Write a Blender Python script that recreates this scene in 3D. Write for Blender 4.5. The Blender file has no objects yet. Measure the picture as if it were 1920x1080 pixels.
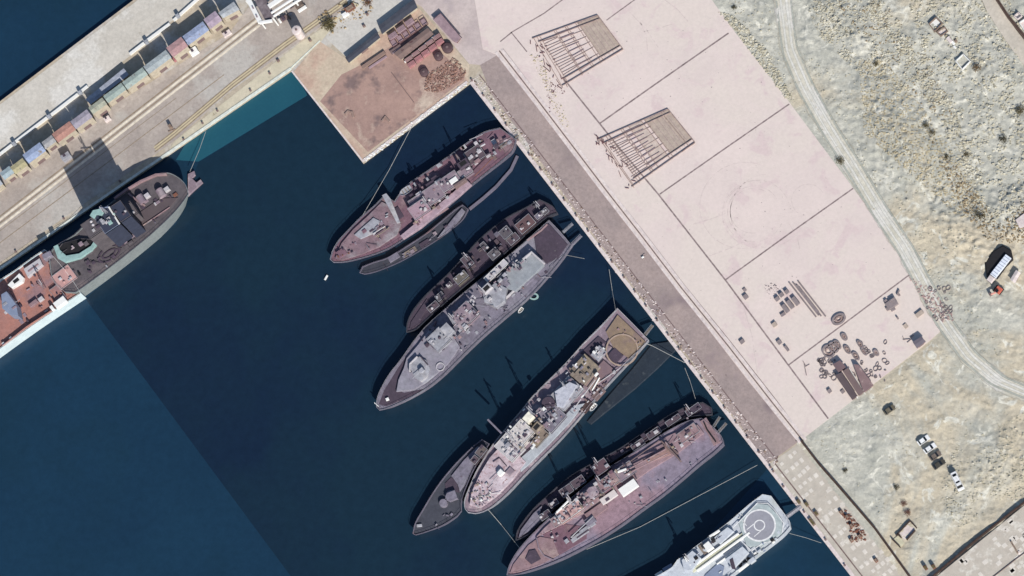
import bpy, bmesh, math, random
from mathutils import Vector, Matrix, noise as mnoise
random.seed(7)
sc = bpy.context.scene
C = sc.collection

# ---------------------------------------------------------------- camera, sky, sun, exposure
KX, KY, DIST = 0.17, -0.25, 1700.0
back = Vector((KX, KY, 1)).normalized()
CAM = back * DIST
right = Vector((0, 1, 0)).cross(back).normalized()
up = back.cross(right).normalized()
cam = bpy.data.cameras.new('camera'); camo = bpy.data.objects.new('camera', cam); C.objects.link(camo)
m = Matrix((right, up, back)).transposed().to_4x4(); m.translation = CAM
camo.matrix_world = m
cam.sensor_width = 36; cam.lens = 36 * DIST / 384.0; cam.clip_start = 10; cam.clip_end = 20000
sc.camera = camo
SUN_EL, SUN_AZ = math.radians(39), math.radians(154)   # azimuth clockwise from +Y
w = bpy.data.worlds.new('World'); sc.world = w; w.use_nodes = True
nt = w.node_tree; bg = nt.nodes['Background']
sky = nt.nodes.new('ShaderNodeTexSky'); sky.sky_type = 'NISHITA'; sky.sun_disc = False
sky.sun_elevation = SUN_EL; sky.sun_rotation = SUN_AZ; sky.ozone_density = 3.0; sky.air_density = 1.2
nt.links.new(sky.outputs[0], bg.inputs[0]); bg.inputs[1].default_value = 0.09
sd = bpy.data.lights.new('sun', 'SUN'); sd.energy = 4.6; sd.angle = math.radians(0.5); sd.color = (1, .95, .88)
so = bpy.data.objects.new('sun', sd); C.objects.link(so)
sdir = Vector((math.sin(SUN_AZ) * math.cos(SUN_EL), math.cos(SUN_AZ) * math.cos(SUN_EL), math.sin(SUN_EL)))
so.rotation_euler = sdir.to_track_quat('Z', 'Y').to_euler(); so.location = sdir * 500
sc.view_settings.view_transform = 'Standard'; sc.view_settings.look = 'None'
sc.view_settings.exposure = 0.22; sc.view_settings.gamma = 1

# ---------------------------------------------------------------- helpers
def P(px, py, z=0.0):
    """the world point at height z under a point of the survey picture (1920 x 1080)"""
    d = -back * DIST + right * ((px - 960) * 0.2) + up * ((540 - py) * 0.2)
    t = (z - CAM.z) / d.z
    return CAM + d * t
def lin(c):
    return tuple(((v / 255 / 12.92) if v / 255 <= .04045 else ((v / 255 + .055) / 1.055) ** 2.4) for v in c) + (1,)
MC = {}
def mat(name, c1, c2=None, s=.5, rough=.8, bump=.25, metal=0, c3=None, s3=.06, t3=.56, c4=None, s4=1.5, t4=.6, d=8, spec=.3, bs=4.0, fine=.14, fs=.8, dist=0):
    """c1..c4 are linear base colours: mottled c1/c2, patches of c3, specks of c4"""
    if name in MC: return MC[name]
    M = bpy.data.materials.new(name); M.use_nodes = True; n = M.node_tree.nodes; l = M.node_tree.links
    b = n['Principled BSDF']; b.inputs['Roughness'].default_value = rough; b.inputs['Metallic'].default_value = metal
    b.inputs['Specular IOR Level'].default_value = spec
    g = n.new('ShaderNodeNewGeometry')
    def nz(scale, det=d, r=.6, ds=0):
        t = n.new('ShaderNodeTexNoise'); t.inputs['Distortion'].default_value = ds; t.inputs['Scale'].default_value = scale; t.inputs['Detail'].default_value = det
        t.inputs['Roughness'].default_value = r; l.new(g.outputs['Position'], t.inputs['Vector']); return t.outputs[0]
    def rp(src, a, bb):
        r = n.new('ShaderNodeMapRange'); r.inputs[1].default_value = a; r.inputs[2].default_value = bb; l.new(src, r.inputs[0]); return r.outputs[0]
    def mx(f, a, bcol):
        x = n.new('ShaderNodeMix'); x.data_type = 'RGBA'; l.new(f, x.inputs[0])
        if isinstance(a, tuple): x.inputs[6].default_value = a
        else: l.new(a, x.inputs[6])
        x.inputs[7].default_value = bcol; return x.outputs[2]
    c1 = tuple(c1) + ((1,) if len(c1) == 3 else ()); f4 = lambda c: tuple(c) + ((1,) if len(c) == 3 else ())
    if c2 is None: c2 = tuple(v * .8 for v in c1[:3])
    col = mx(rp(nz(s), .35, .65), c1, f4(c2))
    if c3: col = mx(rp(nz(s3, 5, .6, dist), t3, t3 + .1), col, f4(c3))
    if c4: col = mx(rp(nz(s4, 4, .6, dist), t4, t4 + .07), col, f4(c4))
    if fine:
        h = n.new('ShaderNodeHueSaturation'); mr = n.new('ShaderNodeMapRange'); mr.inputs[1].default_value = .32; mr.inputs[2].default_value = .68
        mr.inputs[3].default_value = 1 - fine; mr.inputs[4].default_value = 1 + fine; l.new(nz(fs, 4, .75), mr.inputs[0]); l.new(mr.outputs[0], h.inputs['Value']); l.new(col, h.inputs['Color']); col = h.outputs[0]
    l.new(col, b.inputs['Base Color'])
    if bump:
        bp = n.new('ShaderNodeBump'); bp.inputs['Strength'].default_value = bump; bp.inputs['Distance'].default_value = .3
        l.new(nz(bs * .5, 6, .7), bp.inputs['Height']); l.new(bp.outputs[0], b.inputs['Normal'])
    MC[name] = M; return M
W = {}
def tag(o, label=None, cat=None, group=None, kind=None):
    if label: o['label'] = label
    if cat: o['category'] = cat
    if group: o['group'] = group
    if kind: o['kind'] = kind
    return o
def empty(name, loc, label=None, cat=None, group=None):
    o = bpy.data.objects.new(name, None); C.objects.link(o); o.location = loc; o.empty_display_size = 1
    W[o] = Vector(loc); return tag(o, label, cat, group)
class MB:
    def __init__(s): s.v = []; s.f = []
    def add(s, vs, fs):
        o = len(s.v); s.v += [Vector(v) for v in vs]; s.f += [tuple(i + o for i in f) for f in fs]; return s
    def prism(s, pts, z0, z1, ch=0.0):
        """pts: world (x, y) outline"""
        n = len(pts); a = sum(pts[i][0] * pts[(i + 1) % n][1] - pts[(i + 1) % n][0] * pts[i][1] for i in range(n))
        if a < 0: pts = list(reversed(pts))
        vs = [(p[0], p[1], z0) for p in pts]
        if ch > 0:
            q = inset(pts, ch)
            vs += [(p[0], p[1], z1 - ch) for p in pts] + [(p[0], p[1], z1) for p in q]; k = 3
        else: vs += [(p[0], p[1], z1) for p in pts]; k = 2
        fs = [tuple(range(n - 1, -1, -1)), tuple(range((k - 1) * n, k * n))]
        for r in range(k - 1):
            for i in range(n):
                j = (i + 1) % n; fs.append((r * n + i, r * n + j, (r + 1) * n + j, (r + 1) * n + i))
        return s.add(vs, fs)
    def px(s, pts, z0, z1, ch=0.0):
        return s.prism([tuple(P(x, y, z1).xy) for x, y in pts], z0, z1, ch)
    def cyl(s, c, r0, r1, h, n=12, axis=None):
        c = Vector(c); ax = Vector(axis or (0, 0, 1)).normalized()
        t = ax.orthogonal().normalized(); b = ax.cross(t)
        vs = []
        for r, hh in ((r0, 0), (r1, h)):
            for i in range(n):
                a = 2 * math.pi * i / n; vs.append(c + ax * hh + (t * math.cos(a) + b * math.sin(a)) * r)
        fs = [tuple(range(n - 1, -1, -1)), tuple(range(n, 2 * n))] + [(i, (i + 1) % n, n + (i + 1) % n, n + i) for i in range(n)]
        return s.add(vs, fs)
    def tube(s, p, q, r, n=6):
        p = Vector(p); q = Vector(q); return s.cyl(p, r, r, (q - p).length, n, q - p)
    def dome(s, c, r, h, n=12, k=4):
        c = Vector(c); vs = []; fs = []
        for j in range(k):
            a = j / k * math.pi / 2
            for i in range(n):
                b = 2 * math.pi * i / n; vs.append(c + Vector((math.cos(b) * r * math.cos(a), math.sin(b) * r * math.cos(a), h * math.sin(a))))
        vs.append(c + Vector((0, 0, h)))
        for j in range(k - 1):
            for i in range(n): fs.append((j * n + i, j * n + (i + 1) % n, (j + 1) * n + (i + 1) % n, (j + 1) * n + i))
        for i in range(n): fs.append(((k - 1) * n + i, (k - 1) * n + (i + 1) % n, k * n))
        fs.append(tuple(range(n - 1, -1, -1)))
        return s.add(vs, fs)
    def ring(s, c, r, wd, h=.02, n=40, ex=1.0, ang=0):
        c = Vector(c); vs = []; fs = []
        for rr, z in ((r - wd / 2, 0), (r + wd / 2, 0), (r + wd / 2, h), (r - wd / 2, h)):
            for i in range(n):
                a = 2 * math.pi * i / n; x, y = math.cos(a) * rr, math.sin(a) * rr * ex
                vs.append(c + Vector((x * math.cos(ang) - y * math.sin(ang), x * math.sin(ang) + y * math.cos(ang), z)))
        for k in range(4):
            for i in range(n):
                j = (i + 1) % n; fs.append((k * n + i, k * n + j, ((k + 1) % 4) * n + j, ((k + 1) % 4) * n + i))
        return s.add(vs, fs)
    def build(s, name, mt, parent=None, local=False, smooth=False):
        if local: c = Vector((0, 0, 0))
        else:
            xs = [v.x for v in s.v]; ys = [v.y for v in s.v]; c = Vector(((min(xs) + max(xs)) / 2, (min(ys) + max(ys)) / 2, min(v.z for v in s.v)))
        me = bpy.data.meshes.new(name); me.from_pydata([v - c for v in s.v], [], s.f); me.update()
        bm = bmesh.new(); bm.from_mesh(me); bmesh.ops.recalc_face_normals(bm, faces=bm.faces); bm.to_mesh(me); bm.free()
        me.materials.append(mt)
        if smooth:
            for p in me.polygons: p.use_smooth = True
        o = bpy.data.objects.new(name, me); C.objects.link(o); o.location = c - (W[parent] if parent else Vector((0, 0, 0)))
        if parent: o.parent = parent
        W[o] = c; return o
def inset(pts, d):
    n = len(pts); out = []
    a = sum(pts[i][0] * pts[(i + 1) % n][1] - pts[(i + 1) % n][0] * pts[i][1] for i in range(n))
    sg = 1 if a > 0 else -1
    for i in range(n):
        p = Vector(pts[i][:2]); e0 = (p - Vector(pts[i - 1][:2])); e1 = (Vector(pts[(i + 1) % n][:2]) - p)
        e0 = e0.normalized() if e0.length > 1e-6 else Vector((1, 0)); e1 = e1.normalized() if e1.length > 1e-6 else e0
        n0 = Vector((-e0.y, e0.x)); n1 = Vector((-e1.y, e1.x)); b = n0 + n1
        b = b.normalized() if b.length > 1e-4 else n0
        k = d / max(.35, b.dot(n0)); q = p + b * k * sg; out.append((q.x, q.y))
    return out
def rect(cx, cy, l, wd, d):
    """pixel rectangle round (cx, cy), l along direction d (pixels), wd across"""
    L = math.hypot(*d); dx, dy = d[0] / L, d[1] / L
    return [(cx + a * l / 2 * dx - b * wd / 2 * dy, cy + a * l / 2 * dy + b * wd / 2 * dx) for a, b in ((-1, -1), (1, -1), (1, 1), (-1, 1))]
def line_px(pts, wd):
    """pixel polyline widened to a closed outline"""
    L = []; R = []
    for i, p in enumerate(pts):
        a = pts[max(0, i - 1)]; b = pts[min(len(pts) - 1, i + 1)]; dx, dy = b[0] - a[0], b[1] - a[1]; k = math.hypot(dx, dy)
        L.append((p[0] - dy / k * wd / 2, p[1] + dx / k * wd / 2)); R.append((p[0] + dy / k * wd / 2, p[1] - dx / k * wd / 2))
    return L + R[::-1]
def inside(x, y, poly):
    r = False; n = len(poly)
    for i in range(n):
        x1, y1 = poly[i]; x2, y2 = poly[i - 1]
        if (y1 > y) != (y2 > y) and x < (x2 - x1) * (y - y1) / (y2 - y1) + x1: r = not r
    return r
def dup(root, loc, rz, label=None):
    r = root.copy(); C.objects.link(r); r.location = loc; r.rotation_euler = (0, 0, rz)
    if label: r['label'] = label
    for ch in list(root.children):
        c = ch.copy(); C.objects.link(c); c.parent = r
        for g in ch.children:
            d_ = g.copy(); C.objects.link(d_); d_.parent = c
    return r
def struct(name, mb, mt, label=None):
    return tag(mb.build(name, mt), label, None, None, 'structure')
def ang_of(d):   # world angle of a pixel direction
    a = P(960, 540); b = P(960 + d[0], 540 + d[1]); return math.atan2(b.y - a.y, b.x - a.x)

# ---------------------------------------------------------------- materials
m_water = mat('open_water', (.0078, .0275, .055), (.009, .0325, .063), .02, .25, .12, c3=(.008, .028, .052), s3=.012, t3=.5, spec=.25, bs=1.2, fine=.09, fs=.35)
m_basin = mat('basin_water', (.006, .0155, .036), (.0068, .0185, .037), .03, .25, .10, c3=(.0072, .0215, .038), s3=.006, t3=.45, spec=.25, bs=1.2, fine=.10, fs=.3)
m_teal = mat('shallow_water', (.016, .082, .115), (.012, .065, .10), .03, .3, .12, spec=.25, bs=1.2, fine=.05)
m_quay = mat('quay_concrete', (.43, .37, .29), (.35, .30, .23), .35, .9, .3, c3=(.44, .42, .39), s3=.05, t3=.5, c4=(.25, .21, .17), s4=.8, t4=.66)
m_yard = mat('yard_concrete', (.61, .52, .485), (.56, .48, .45), .05, .9, .25, c3=(.585, .51, .465), s3=.022, t3=.46, c4=(.555, .455, .44), s4=.10, t4=.57, fine=.05, dist=.6)
m_road = mat('quay_asphalt', (.335, .265, .245), (.265, .215, .205), .06, .9, .3, c3=(.21, .165, .17), s3=.05, t3=.56, c4=(.17, .13, .12), s4=.5, t4=.69)
m_apron = mat('pale_apron', (.50, .425, .40), (.40, .335, .325), .1, .9, .2, c3=(.33, .28, .29), s3=.05, t3=.57)
m_greyroad = mat('pier_asphalt', (.365, .32, .285), (.305, .265, .24), .12, .9, .2, c3=(.39, .365, .335), s3=.04, t3=.5, c4=(.27, .23, .21), s4=.35, t4=.66)
m_grav = mat('pier_gravel', (.42, .37, .33), (.34, .30, .27), .3, .9, .4, c3=(.30, .25, .20), s3=.05, t3=.58)
m_kerb = mat('kerb_stone', (.62, .55, .52), (.5, .43, .42), .6, .85, .2)
m_edge = mat('white_capstone', (.62, .66, .60), (.5, .52, .47), .6, .8, .2)
m_drain = mat('drain_iron', (.12, .085, .075), (.2, .15, .14), 1.2, .9, .3)
m_joint = mat('joint_tar', (.17, .13, .13), (.27, .215, .21), .8, .9, .1)
m_dirt = mat('dry_dirt', (.465, .455, .395), (.35, .35, .305), .10, 1, 1.0, c3=(.46, .41, .315), s3=.011, t3=.50, c4=(.58, .565, .49), s4=.11, t4=.57, bs=1.5, fine=.16, fs=.9, dist=1.6)
m_track = mat('track_dust', (.54, .51, .43), (.44, .42, .35), .25, 1, .5, c3=(.56, .54, .50), s3=.08, t3=.5)
m_rub = mat('rubble_stone', (.50, .47, .37), (.33, .30, .22), .6, 1, .6, c4=(.62, .60, .52), s4=1.0, t4=.56)
m_rubb = mat('sandy_rubble', (.48, .42, .29), (.35, .30, .20), .6, 1, .6, c4=(.56, .50, .36), s4=1.0, t4=.56)
m_rubd = mat('dark_rubble', (.16, .11, .085), (.26, .2, .16), .9, 1, .6)
m_pave = mat('old_pavers', (.47, .43, .37), (.40, .36, .31), .4, .9, .3, c3=(.56, .53, .47), s3=.25, t3=.56, c4=(.30, .25, .19), s4=.8, t4=.66)
m_rust = mat('rust', (.20, .085, .055), (.13, .06, .045), .9, .9, .4)
m_brown = mat('brown_steel', (.19, .135, .13), (.13, .09, .09), .8, .8, .3)
m_black = mat('black_rubber', (.015, .014, .016), None, 1, .7, .2)
m_glass = mat('dark_glass', (.01, .012, .016), None, 1, .15, 0, spec=.6)
m_white = mat('white_paint', (.72, .72, .70), (.62, .62, .60), .8, .6, .1)
m_rope = mat('mooring_rope', (.38, .38, .36), None, 1, .9, .2)
m_tan = mat('tan_matting', (.40, .33, .275), (.345, .28, .24), .5, .9, .3)

# ---------------------------------------------------------------- setting: water, ground, roads
b = MB(); S = 6000
b.add([(-S, -S, 0), (S, -S, 0), (S, S, 0), (-S, S, 0)], [(0, 1, 2, 3)]); struct('water', b, m_water)
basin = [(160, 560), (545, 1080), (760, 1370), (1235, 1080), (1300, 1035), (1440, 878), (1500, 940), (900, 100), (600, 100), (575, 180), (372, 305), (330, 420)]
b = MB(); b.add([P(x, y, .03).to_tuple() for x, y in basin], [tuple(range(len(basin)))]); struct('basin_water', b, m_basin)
shal = [(372, 303), (576, 179), (548, 120), (380, 215), (330, 300)]
b = MB(); b.add([P(x, y, .036).to_tuple() for x, y in shal], [tuple(range(len(shal)))]); struct('shallow_water', b, m_teal)

QUAY = [(-700, 986), (0, 505), (545, 131), (680, 305), (880, 155), (1440, 880), (1595, 1080), (2500, 2240), (12000, 2240), (12000, -9000), (1500, -1100), (330, -62), (250, 0), (0, 190), (-700, 700)]
b = MB(); b.px(QUAY, -3, 2.0); struct('ground', b, m_quay)
def sheet(name, pts, z, mt, z0=None):
    b = MB(); b.px(pts, 1.99 if z0 is None else z0, z); return struct(name, b, mt)
# dry dirt east of the yard, real relief
def xb(y):
    K = [(-9000, 1340), (0, 1335), (60, 1378), (185, 1475), (350, 1598), (505, 1718), (600, 1788), (640, 1742), (825, 1502), (1080, 1700), (3000, 3200)]
    for (y0, x0), (y1, x1) in zip(K, K[1:]):
        if y <= y1: return x0 + (x1 - x0) * (y - y0) / (y1 - y0)
    return 3200
def hill(px, py, cx, cy, rx, ry, a, h):
    dx, dy = px - cx, py - cy; u = dx * math.cos(a) + dy * math.sin(a); v = -dx * math.sin(a) + dy * math.cos(a)
    q = (u / rx) ** 2 + (v / ry) ** 2
    return h * max(0, 1 - q) ** 1.3
TRACK = [(1462, -60), (1468, 0), (1480, 95), (1510, 165), (1552, 240), (1602, 318), (1648, 395), (1695, 465), (1735, 540), (1770, 605), (1815, 668), (1870, 715), (1935, 742), (2050, 770)]
def dtrack(x, y):
    d = 1e9
    for (x0, y0), (x1, y1) in zip(TRACK, TRACK[1:]):
        t = max(0, min(1, ((x - x0) * (x1 - x0) + (y - y0) * (y1 - y0)) / ((x1 - x0) ** 2 + (y1 - y0) ** 2)))
        d = min(d, math.hypot(x - x0 - t * (x1 - x0), y - y0 - t * (y1 - y0)))
    return d
def dirt_h(x, y):
    e = max(0, min(1, (x - xb(y) - 4) / 30.0)); tr = max(0, min(1, (dtrack(x, y) - 12) / 14.0)) if x < 1990 and 0 <= y + 60 < 900 else 1
    n1 = mnoise.fractal(Vector((x * .022, y * .022, 1)), .9, 2, 5); n2 = mnoise.fractal(Vector((x * .11, y * .11, 4)), .8, 2, 4)
    rough = 1.0 if x > 1740 and y < 470 else (.85 if y < 600 else .5)
    h = (n1 * .6 + n2 * .5 * rough) * e * (tr * .85 + .15) + .25 * e
    h += hill(x, y, 1690, 250, 150, 62, .95, 2.6) * (1 + .25 * n2) + hill(x, y, 1800, 430, 120, 40, .8, 1.7) * (1 + .3 * n2)
    h += hill(x, y, 1880, 130, 60, 45, .6, 1.1) + hill(x, y, 1600, 60, 110, 34, .9, 1.2) * (1 + .6 * n2) + hill(x, y, 1905, 395, 60, 60, 0, 1.6) * (1 + .5 * n2)
    h += hill(x, y, 1870, 870, 120, 60, -.5, .9) * (1 + .5 * n2)
    return 2.06 + max(0, h)
xs = [1290 + 3.2 * i for i in range(218)] + [2030, 2150, 2500, 3500, 6000, 12000]
ys = [-9000, -3000, -800, -200] + [-40 + 3.2 * i for i in range(366)] + [1170, 1260, 1500, 2240]
idx = {}; vs = []; fs = []
for j, y in enumerate(ys):
    for i, x in enumerate(xs):
        if x >= xb(y) - 14:
            g = P(x, y, 2.06); idx[(i, j)] = len(vs); vs.append((g.x, g.y, dirt_h(x, y) if (x < 2040 and -60 < y < 1160) else 2.06))
for j in range(len(ys) - 1):
    for i in range(len(xs) - 1):
        k = [(i, j), (i + 1, j), (i + 1, j + 1), (i, j + 1)]
        if all(q in idx for q in k): fs.append([idx[q] for q in k])
b = MB(); b.add(vs, fs); o = b.build('dirt_ground', m_dirt, smooth=True); tag(o, kind='structure')
# track as a ribbon draped on the dirt
def ribbon(name, pts, wd, mt, dz=.05, step=6, side=4):
    q = []
    for (x0, y0), (x1, y1) in zip(pts, pts[1:]):
        k = max(1, int(math.hypot(x1 - x0, y1 - y0) / step))
        q += [(x0 + (x1 - x0) * i / k, y0 + (y1 - y0) * i / k) for i in range(k)]
    q.append(pts[-1]); vs = []; fs = []
    for _ in range(3): q = [q[0]] + [((q[i - 1][0] + q[i][0] * 2 + q[i + 1][0]) / 4, (q[i - 1][1] + q[i][1] * 2 + q[i + 1][1]) / 4) for i in range(1, len(q) - 1)] + [q[-1]]
    for i, p in enumerate(q):
        a = q[max(0, i - 1)]; c = q[min(len(q) - 1, i + 1)]; dx, dy = c[0] - a[0], c[1] - a[1]; k = math.hypot(dx, dy) or 1
        for s_ in range(side + 1):
            t = (s_ / side - .5) * wd * (1 + .25 * mnoise.noise(Vector((i * .13, s_, wd))))
            x, y = p[0] - dy / k * t, p[1] + dx / k * t
            g = P(x, y, 2.06); vs.append((g.x, g.y, max(dirt_h(x, y), 2.06) + dz))
    for i in range(len(q) - 1):
        for s_ in range(side):
            o_ = i * (side + 1) + s_; fs.append((o_, o_ + 1, o_ + side + 2, o_ + side + 1))
    b = MB(); b.add(vs, fs); o = b.build(name, mt, smooth=True); at_ = o.data.attributes.new('verge', 'FLOAT', 'POINT')
    for i in range(len(vs)):
        e = abs((i % (side + 1)) / side - .5) * 2; at_.data[i].value = min(1, (1 - e) * 2.2) * min(1, (i // (side + 1)) / 4 + .1, (len(vs) - i) / (side + 1) / 4)
    return tag(o, kind='structure')
def soft(M, sc_=.25):
    n = M.node_tree.nodes; l = M.node_tree.links; out = n['Material Output']; b = n['Principled BSDF']; t = n.new('ShaderNodeBsdfTransparent'); x = n.new('ShaderNodeMixShader'); a = n.new('ShaderNodeAttribute'); a.attribute_name = 'verge'
    g = n.new('ShaderNodeNewGeometry'); z = n.new('ShaderNodeTexNoise'); z.inputs['Scale'].default_value = sc_; z.inputs['Detail'].default_value = 6; l.new(g.outputs['Position'], z.inputs['Vector'])
    s1 = n.new('ShaderNodeMath'); s1.operation = 'ADD'; l.new(a.outputs['Fac'], s1.inputs[0]); l.new(z.outputs[0], s1.inputs[1]); r = n.new('ShaderNodeMapRange'); r.inputs[1].default_value = .75; r.inputs[2].default_value = 1.25; l.new(s1.outputs[0], r.inputs[0])
    l.new(r.outputs[0], x.inputs[0]); l.new(t.outputs[0], x.inputs[1]); l.new(b.outputs[0], x.inputs[2]); l.new(x.outputs[0], out.inputs['Surface']); return M
soft(m_track); m_rut = soft(mat('rut_dust', (.60, .585, .54), (.5, .49, .44), .3, 1, .4)); m_rutd = soft(mat('rut_dark', (.36, .37, .33), (.3, .31, .27), .3, 1, .4))
ribbon('dirt_track', TRACK, 42, m_track, .14, side=8)
def shift(pts, dx): return [(x + dx, y - dx * .5) for x, y in pts]
ribbon('dirt_track', shift(TRACK, 6), 7, m_rut, .17, side=3); ribbon('dirt_track', shift(TRACK, -4), 6, m_rut, .17, side=3); ribbon('dirt_track', shift(TRACK, 14), 5, m_rutd, .17, side=3); ribbon('dirt_track', shift(TRACK, -12), 5, m_rutd, .17, side=3)



# yard, quay road, kerbs, joints
YARD = [(905, 92), (935, 104), (1010, 205), (1110, 335), (1210, 463), (1290, 568), (1400, 710), (1482, 812), (1500, 827), (1742, 640), (1788, 600), (1718, 505), (1598, 350), (1475, 185), (1378, 60), (1335, 0), (1290, -60), (880, -60)]
sheet('yard', YARD, 2.14, m_yard)
ROAD = [(900, 122), (935, 102), (1000, 190), (1066, 277), (1130, 360), (1190, 438), (1267, 538), (1355, 647), (1440, 757), (1500, 826), (1436, 872), (1390, 800), (1290, 668), (1202, 556), (1120, 450), (1060, 368), (985, 262), (920, 175)]
sheet('road', ROAD, 2.06, m_road)
sheet('pavement', [(780, -60), (775, 5), (790, 12), (880, 120), (905, 122), (938, 100), (905, 88), (880, -60)], 2.05, m_apron)
kerb = [(930, 98), (1003, 192), (1070, 280), (1133, 363), (1193, 440), (1271, 542), (1358, 650), (1443, 759), (1500, 830)]
b = MB(); b.px(line_px(kerb, 5), 2.0, 2.26); struct('kerb', b, m_kerb)
b = MB(); b.px(line_px([(x + 6, y - 3) for x, y in kerb], 2.4), 2.0, 2.17); struct('kerb', b, m_drain)
b = MB(); b.px(line_px([(x + 11, y - 5.5) for x, y in kerb], 5), 2.0, 2.24); struct('kerb', b, m_kerb)
drain = [(958, 55), (985, 92), (1040, 168), (1085, 232), (1100, 250)]
b = MB(); b.px(line_px([(942, 92), (1014, 186), (1082, 275), (1144, 357), (1204, 433), (1282, 535), (1369, 642), (1455, 752), (1503, 816)], 4.2), 2.0, 2.2)
struct('drain_channel', b, m_drain)
b = MB()
for pts, wd in (([(958, 60), (988, 97)], 2), ([(1055, 145), (1095, 195), (1155, 270), (1235, 365), (1360, 525), (1477, 683), (1553, 785)], 3.0), ([(1125, 231), (1240, 150), (1366, 62)], 2.8),
                ([(1237, 364), (1360, 278), (1480, 195)], 2.6), ([(1361, 524), (1480, 438), (1600, 353)], 2.6), ([(1479, 684), (1600, 594), (1720, 504)], 2.6),
                ([(1137, 38), (1192, -2)], 2), ([(938, 78), (960, 60), (1020, 25), (1058, -3)], 2.2)):
    b.px(line_px(pts, wd), 2.13, 2.15)
struct('joint_lines', b, m_joint)
# tyre marks on the yard
m_tyre = mat('tyre_mark', (.50, .42, .395), (.56, .475, .45), .4, .9, .1)
b = MB()
for cx, cy, r in ((1412, 395, 8.5), (1413, 396, 9.6), (1414, 398, 11.2), (1418, 400, 12.6), (1440, 395, 14), (1395, 385, 16.5), (1515, 375, 6)):
    c = P(cx, cy, 2.145); vs = []; a0 = random.uniform(0, 3)
    n = 40; vs = [(c.x + math.cos(a0 + i * .1) * rr, c.y + math.sin(a0 + i * .1) * rr, 2.147) for rr in (r, r + .22) for i in range(n)]
    b.add(vs, [(i, i + 1, n + i + 1, n + i) for i in range(n - 1)])
for x0, y0, x1, y1 in ((1180, 22, 1235, 90), (1205, 60, 1260, 45), (1240, -5, 1290, 40), (1140, 90, 1165, 120), (1330, 480, 1400, 450), (1480, 420, 1500, 470), (1300, 420, 1360, 400), (1390, 560, 1420, 700), (1200, 40, 1214, 95)):
    b.px(line_px([(x0, y0), ((x0 + x1) / 2 + 5, (y0 + y1) / 2), (x1, y1)], 1.3), 2.141, 2.146)
struct('tyre_marks', b, m_tyre)
# rough capstone strip along the main quay
EDGE = [(880, 155), (1020, 336), (1165, 524), (1300, 699), (1440, 880), (1595, 1080), (1650, 1150)]
def off(pts, d): return [(x + d * .79, y - d * .61) for x, y in pts]
b = MB(); b.px(line_px(off(EDGE, 3.5), 7), 1.9, 2.2); o = struct('quay_edge', b, m_kerb)
b = MB(); b.px(line_px(off([(1445, 865)] + EDGE[4:], 17), 2.5), 1.9, 2.12); struct('crane_rail', b, m_drain)
b = MB(); b.px(line_px(off(EDGE[:5], 24), 2.0), 1.9, 2.1); struct('service_groove', b, m_brown)
sheet('old_pavement', [(1437, 874), (1502, 829), (1570, 900), (1640, 988), (1716, 1088), (1640, 1130)] [:6], 2.03, m_pave)
sheet('old_pavement', [(1745, 1090), (1925, 944), (2100, 800), (2200, 1300), (1800, 1300)], 2.9, m_pave)
# loose paver plates on the old pavement
m_plate = mat('pale_plate', (.62, .58, .52), (.52, .48, .43), .4, .85, .2); b = MB()
for i in range(16):
    for k in range(5):
        t = i / 15.0; x = 1448 + t * 185 + (k + .5) * 9 + 3; y = 880 + t * 215 - (k + .5) * 7
        if random.random() < .75: b.px(rect(x + random.uniform(-2, 2), y, random.uniform(6, 9), random.uniform(6, 8), (.62, .79)), 2.03, 2.06 + random.random() * .04)
for i in range(70):
    x = random.uniform(1760, 1925); y = random.uniform(960, 1085)
    if y > 1095 - (x - 1745) * .81: b.px(rect(x, y, random.uniform(6, 12), random.uniform(6, 9), (.78, -.62)), 2.9, 2.95)
struct('paver_plates', b, m_plate)

# north-west pier: rails, roads, edges (direction of its length in the picture)
D1 = (.838, -.546)
def along(c, t0, t1):   # line across the picture through (0, c)
    return [(t0, c - t0 * .652), (t1, c - t1 * .652)]
sheet('pier_road', [(-60, 395), (535, 0), (600, -60), (680, -60), (640, 22), (430, 172), (330, 262), (0, 492), (-60, 530)], 2.05, m_greyroad)
sheet('pier_gravel', [(-60, 385), (-60, 345), (110, 262), (430, 62), (520, -60), (560, -60), (500, 60)], 2.045, m_grav)
sheet('pier_apron', [(-60, 290), (-60, 235), (0, 196), (252, 5), (330, -60), (440, -60), (250, 100), (22, 272)], 2.06, mat('pale_pier', (.50, .47, .42), (.44, .41, .36), .1, .9, .2, c3=(.55, .53, .49), s3=.05, t3=.5, c4=(.36, .33, .28), s4=.5, t4=.67))
m_rail = mat('bright_rail_bed', (.66, .60, .50), (.55, .49, .40), .5, .8, .2)
m_railg = mat('brown_rail_groove', (.20, .16, .115), (.28, .22, .16), .5, .9, .2)
m_raily = mat('yellow_rail_bed', (.50, .43, .29), (.42, .36, .24), .4, .8, .2)
b = MB()
for c in (412, 425): b.px(line_px([(-60, c + 46), (200, c - 155), (487, c - 378)], 4), 2.0, 2.12)
struct('crane_track', b, m_rail)
b = MB()
for c in (418.5, 406): b.px(line_px([(-60, c + 46), (200, c - 155), (487, c - 378)], 2.2), 2.0, 2.10)
b.px(line_px([(-60, 500), (200, 306), (420, 140)], 1.4), 2.0, 2.08)
b.px(line_px([(-60, 478), (200, 282), (330, 184)], 1.0), 2.0, 2.08)
struct('crane_track_groove', b, m_railg)
b = MB(); b.px(line_px([(290, 279), (325, 252), (436, 158), (533, 84), (650, 1)], 7), 2.0, 2.11); struct('crane_track', b, m_raily)
b = MB()
for d_ in (-5.5, 0, 6): b.px(line_px([(290, 279 + d_), (325, 252 + d_), (436, 158 + d_), (533, 84 + d_), (650, 1 + d_)], 1.8), 2.0, 2.13)
struct('crane_track_groove', b, m_railg)
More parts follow.
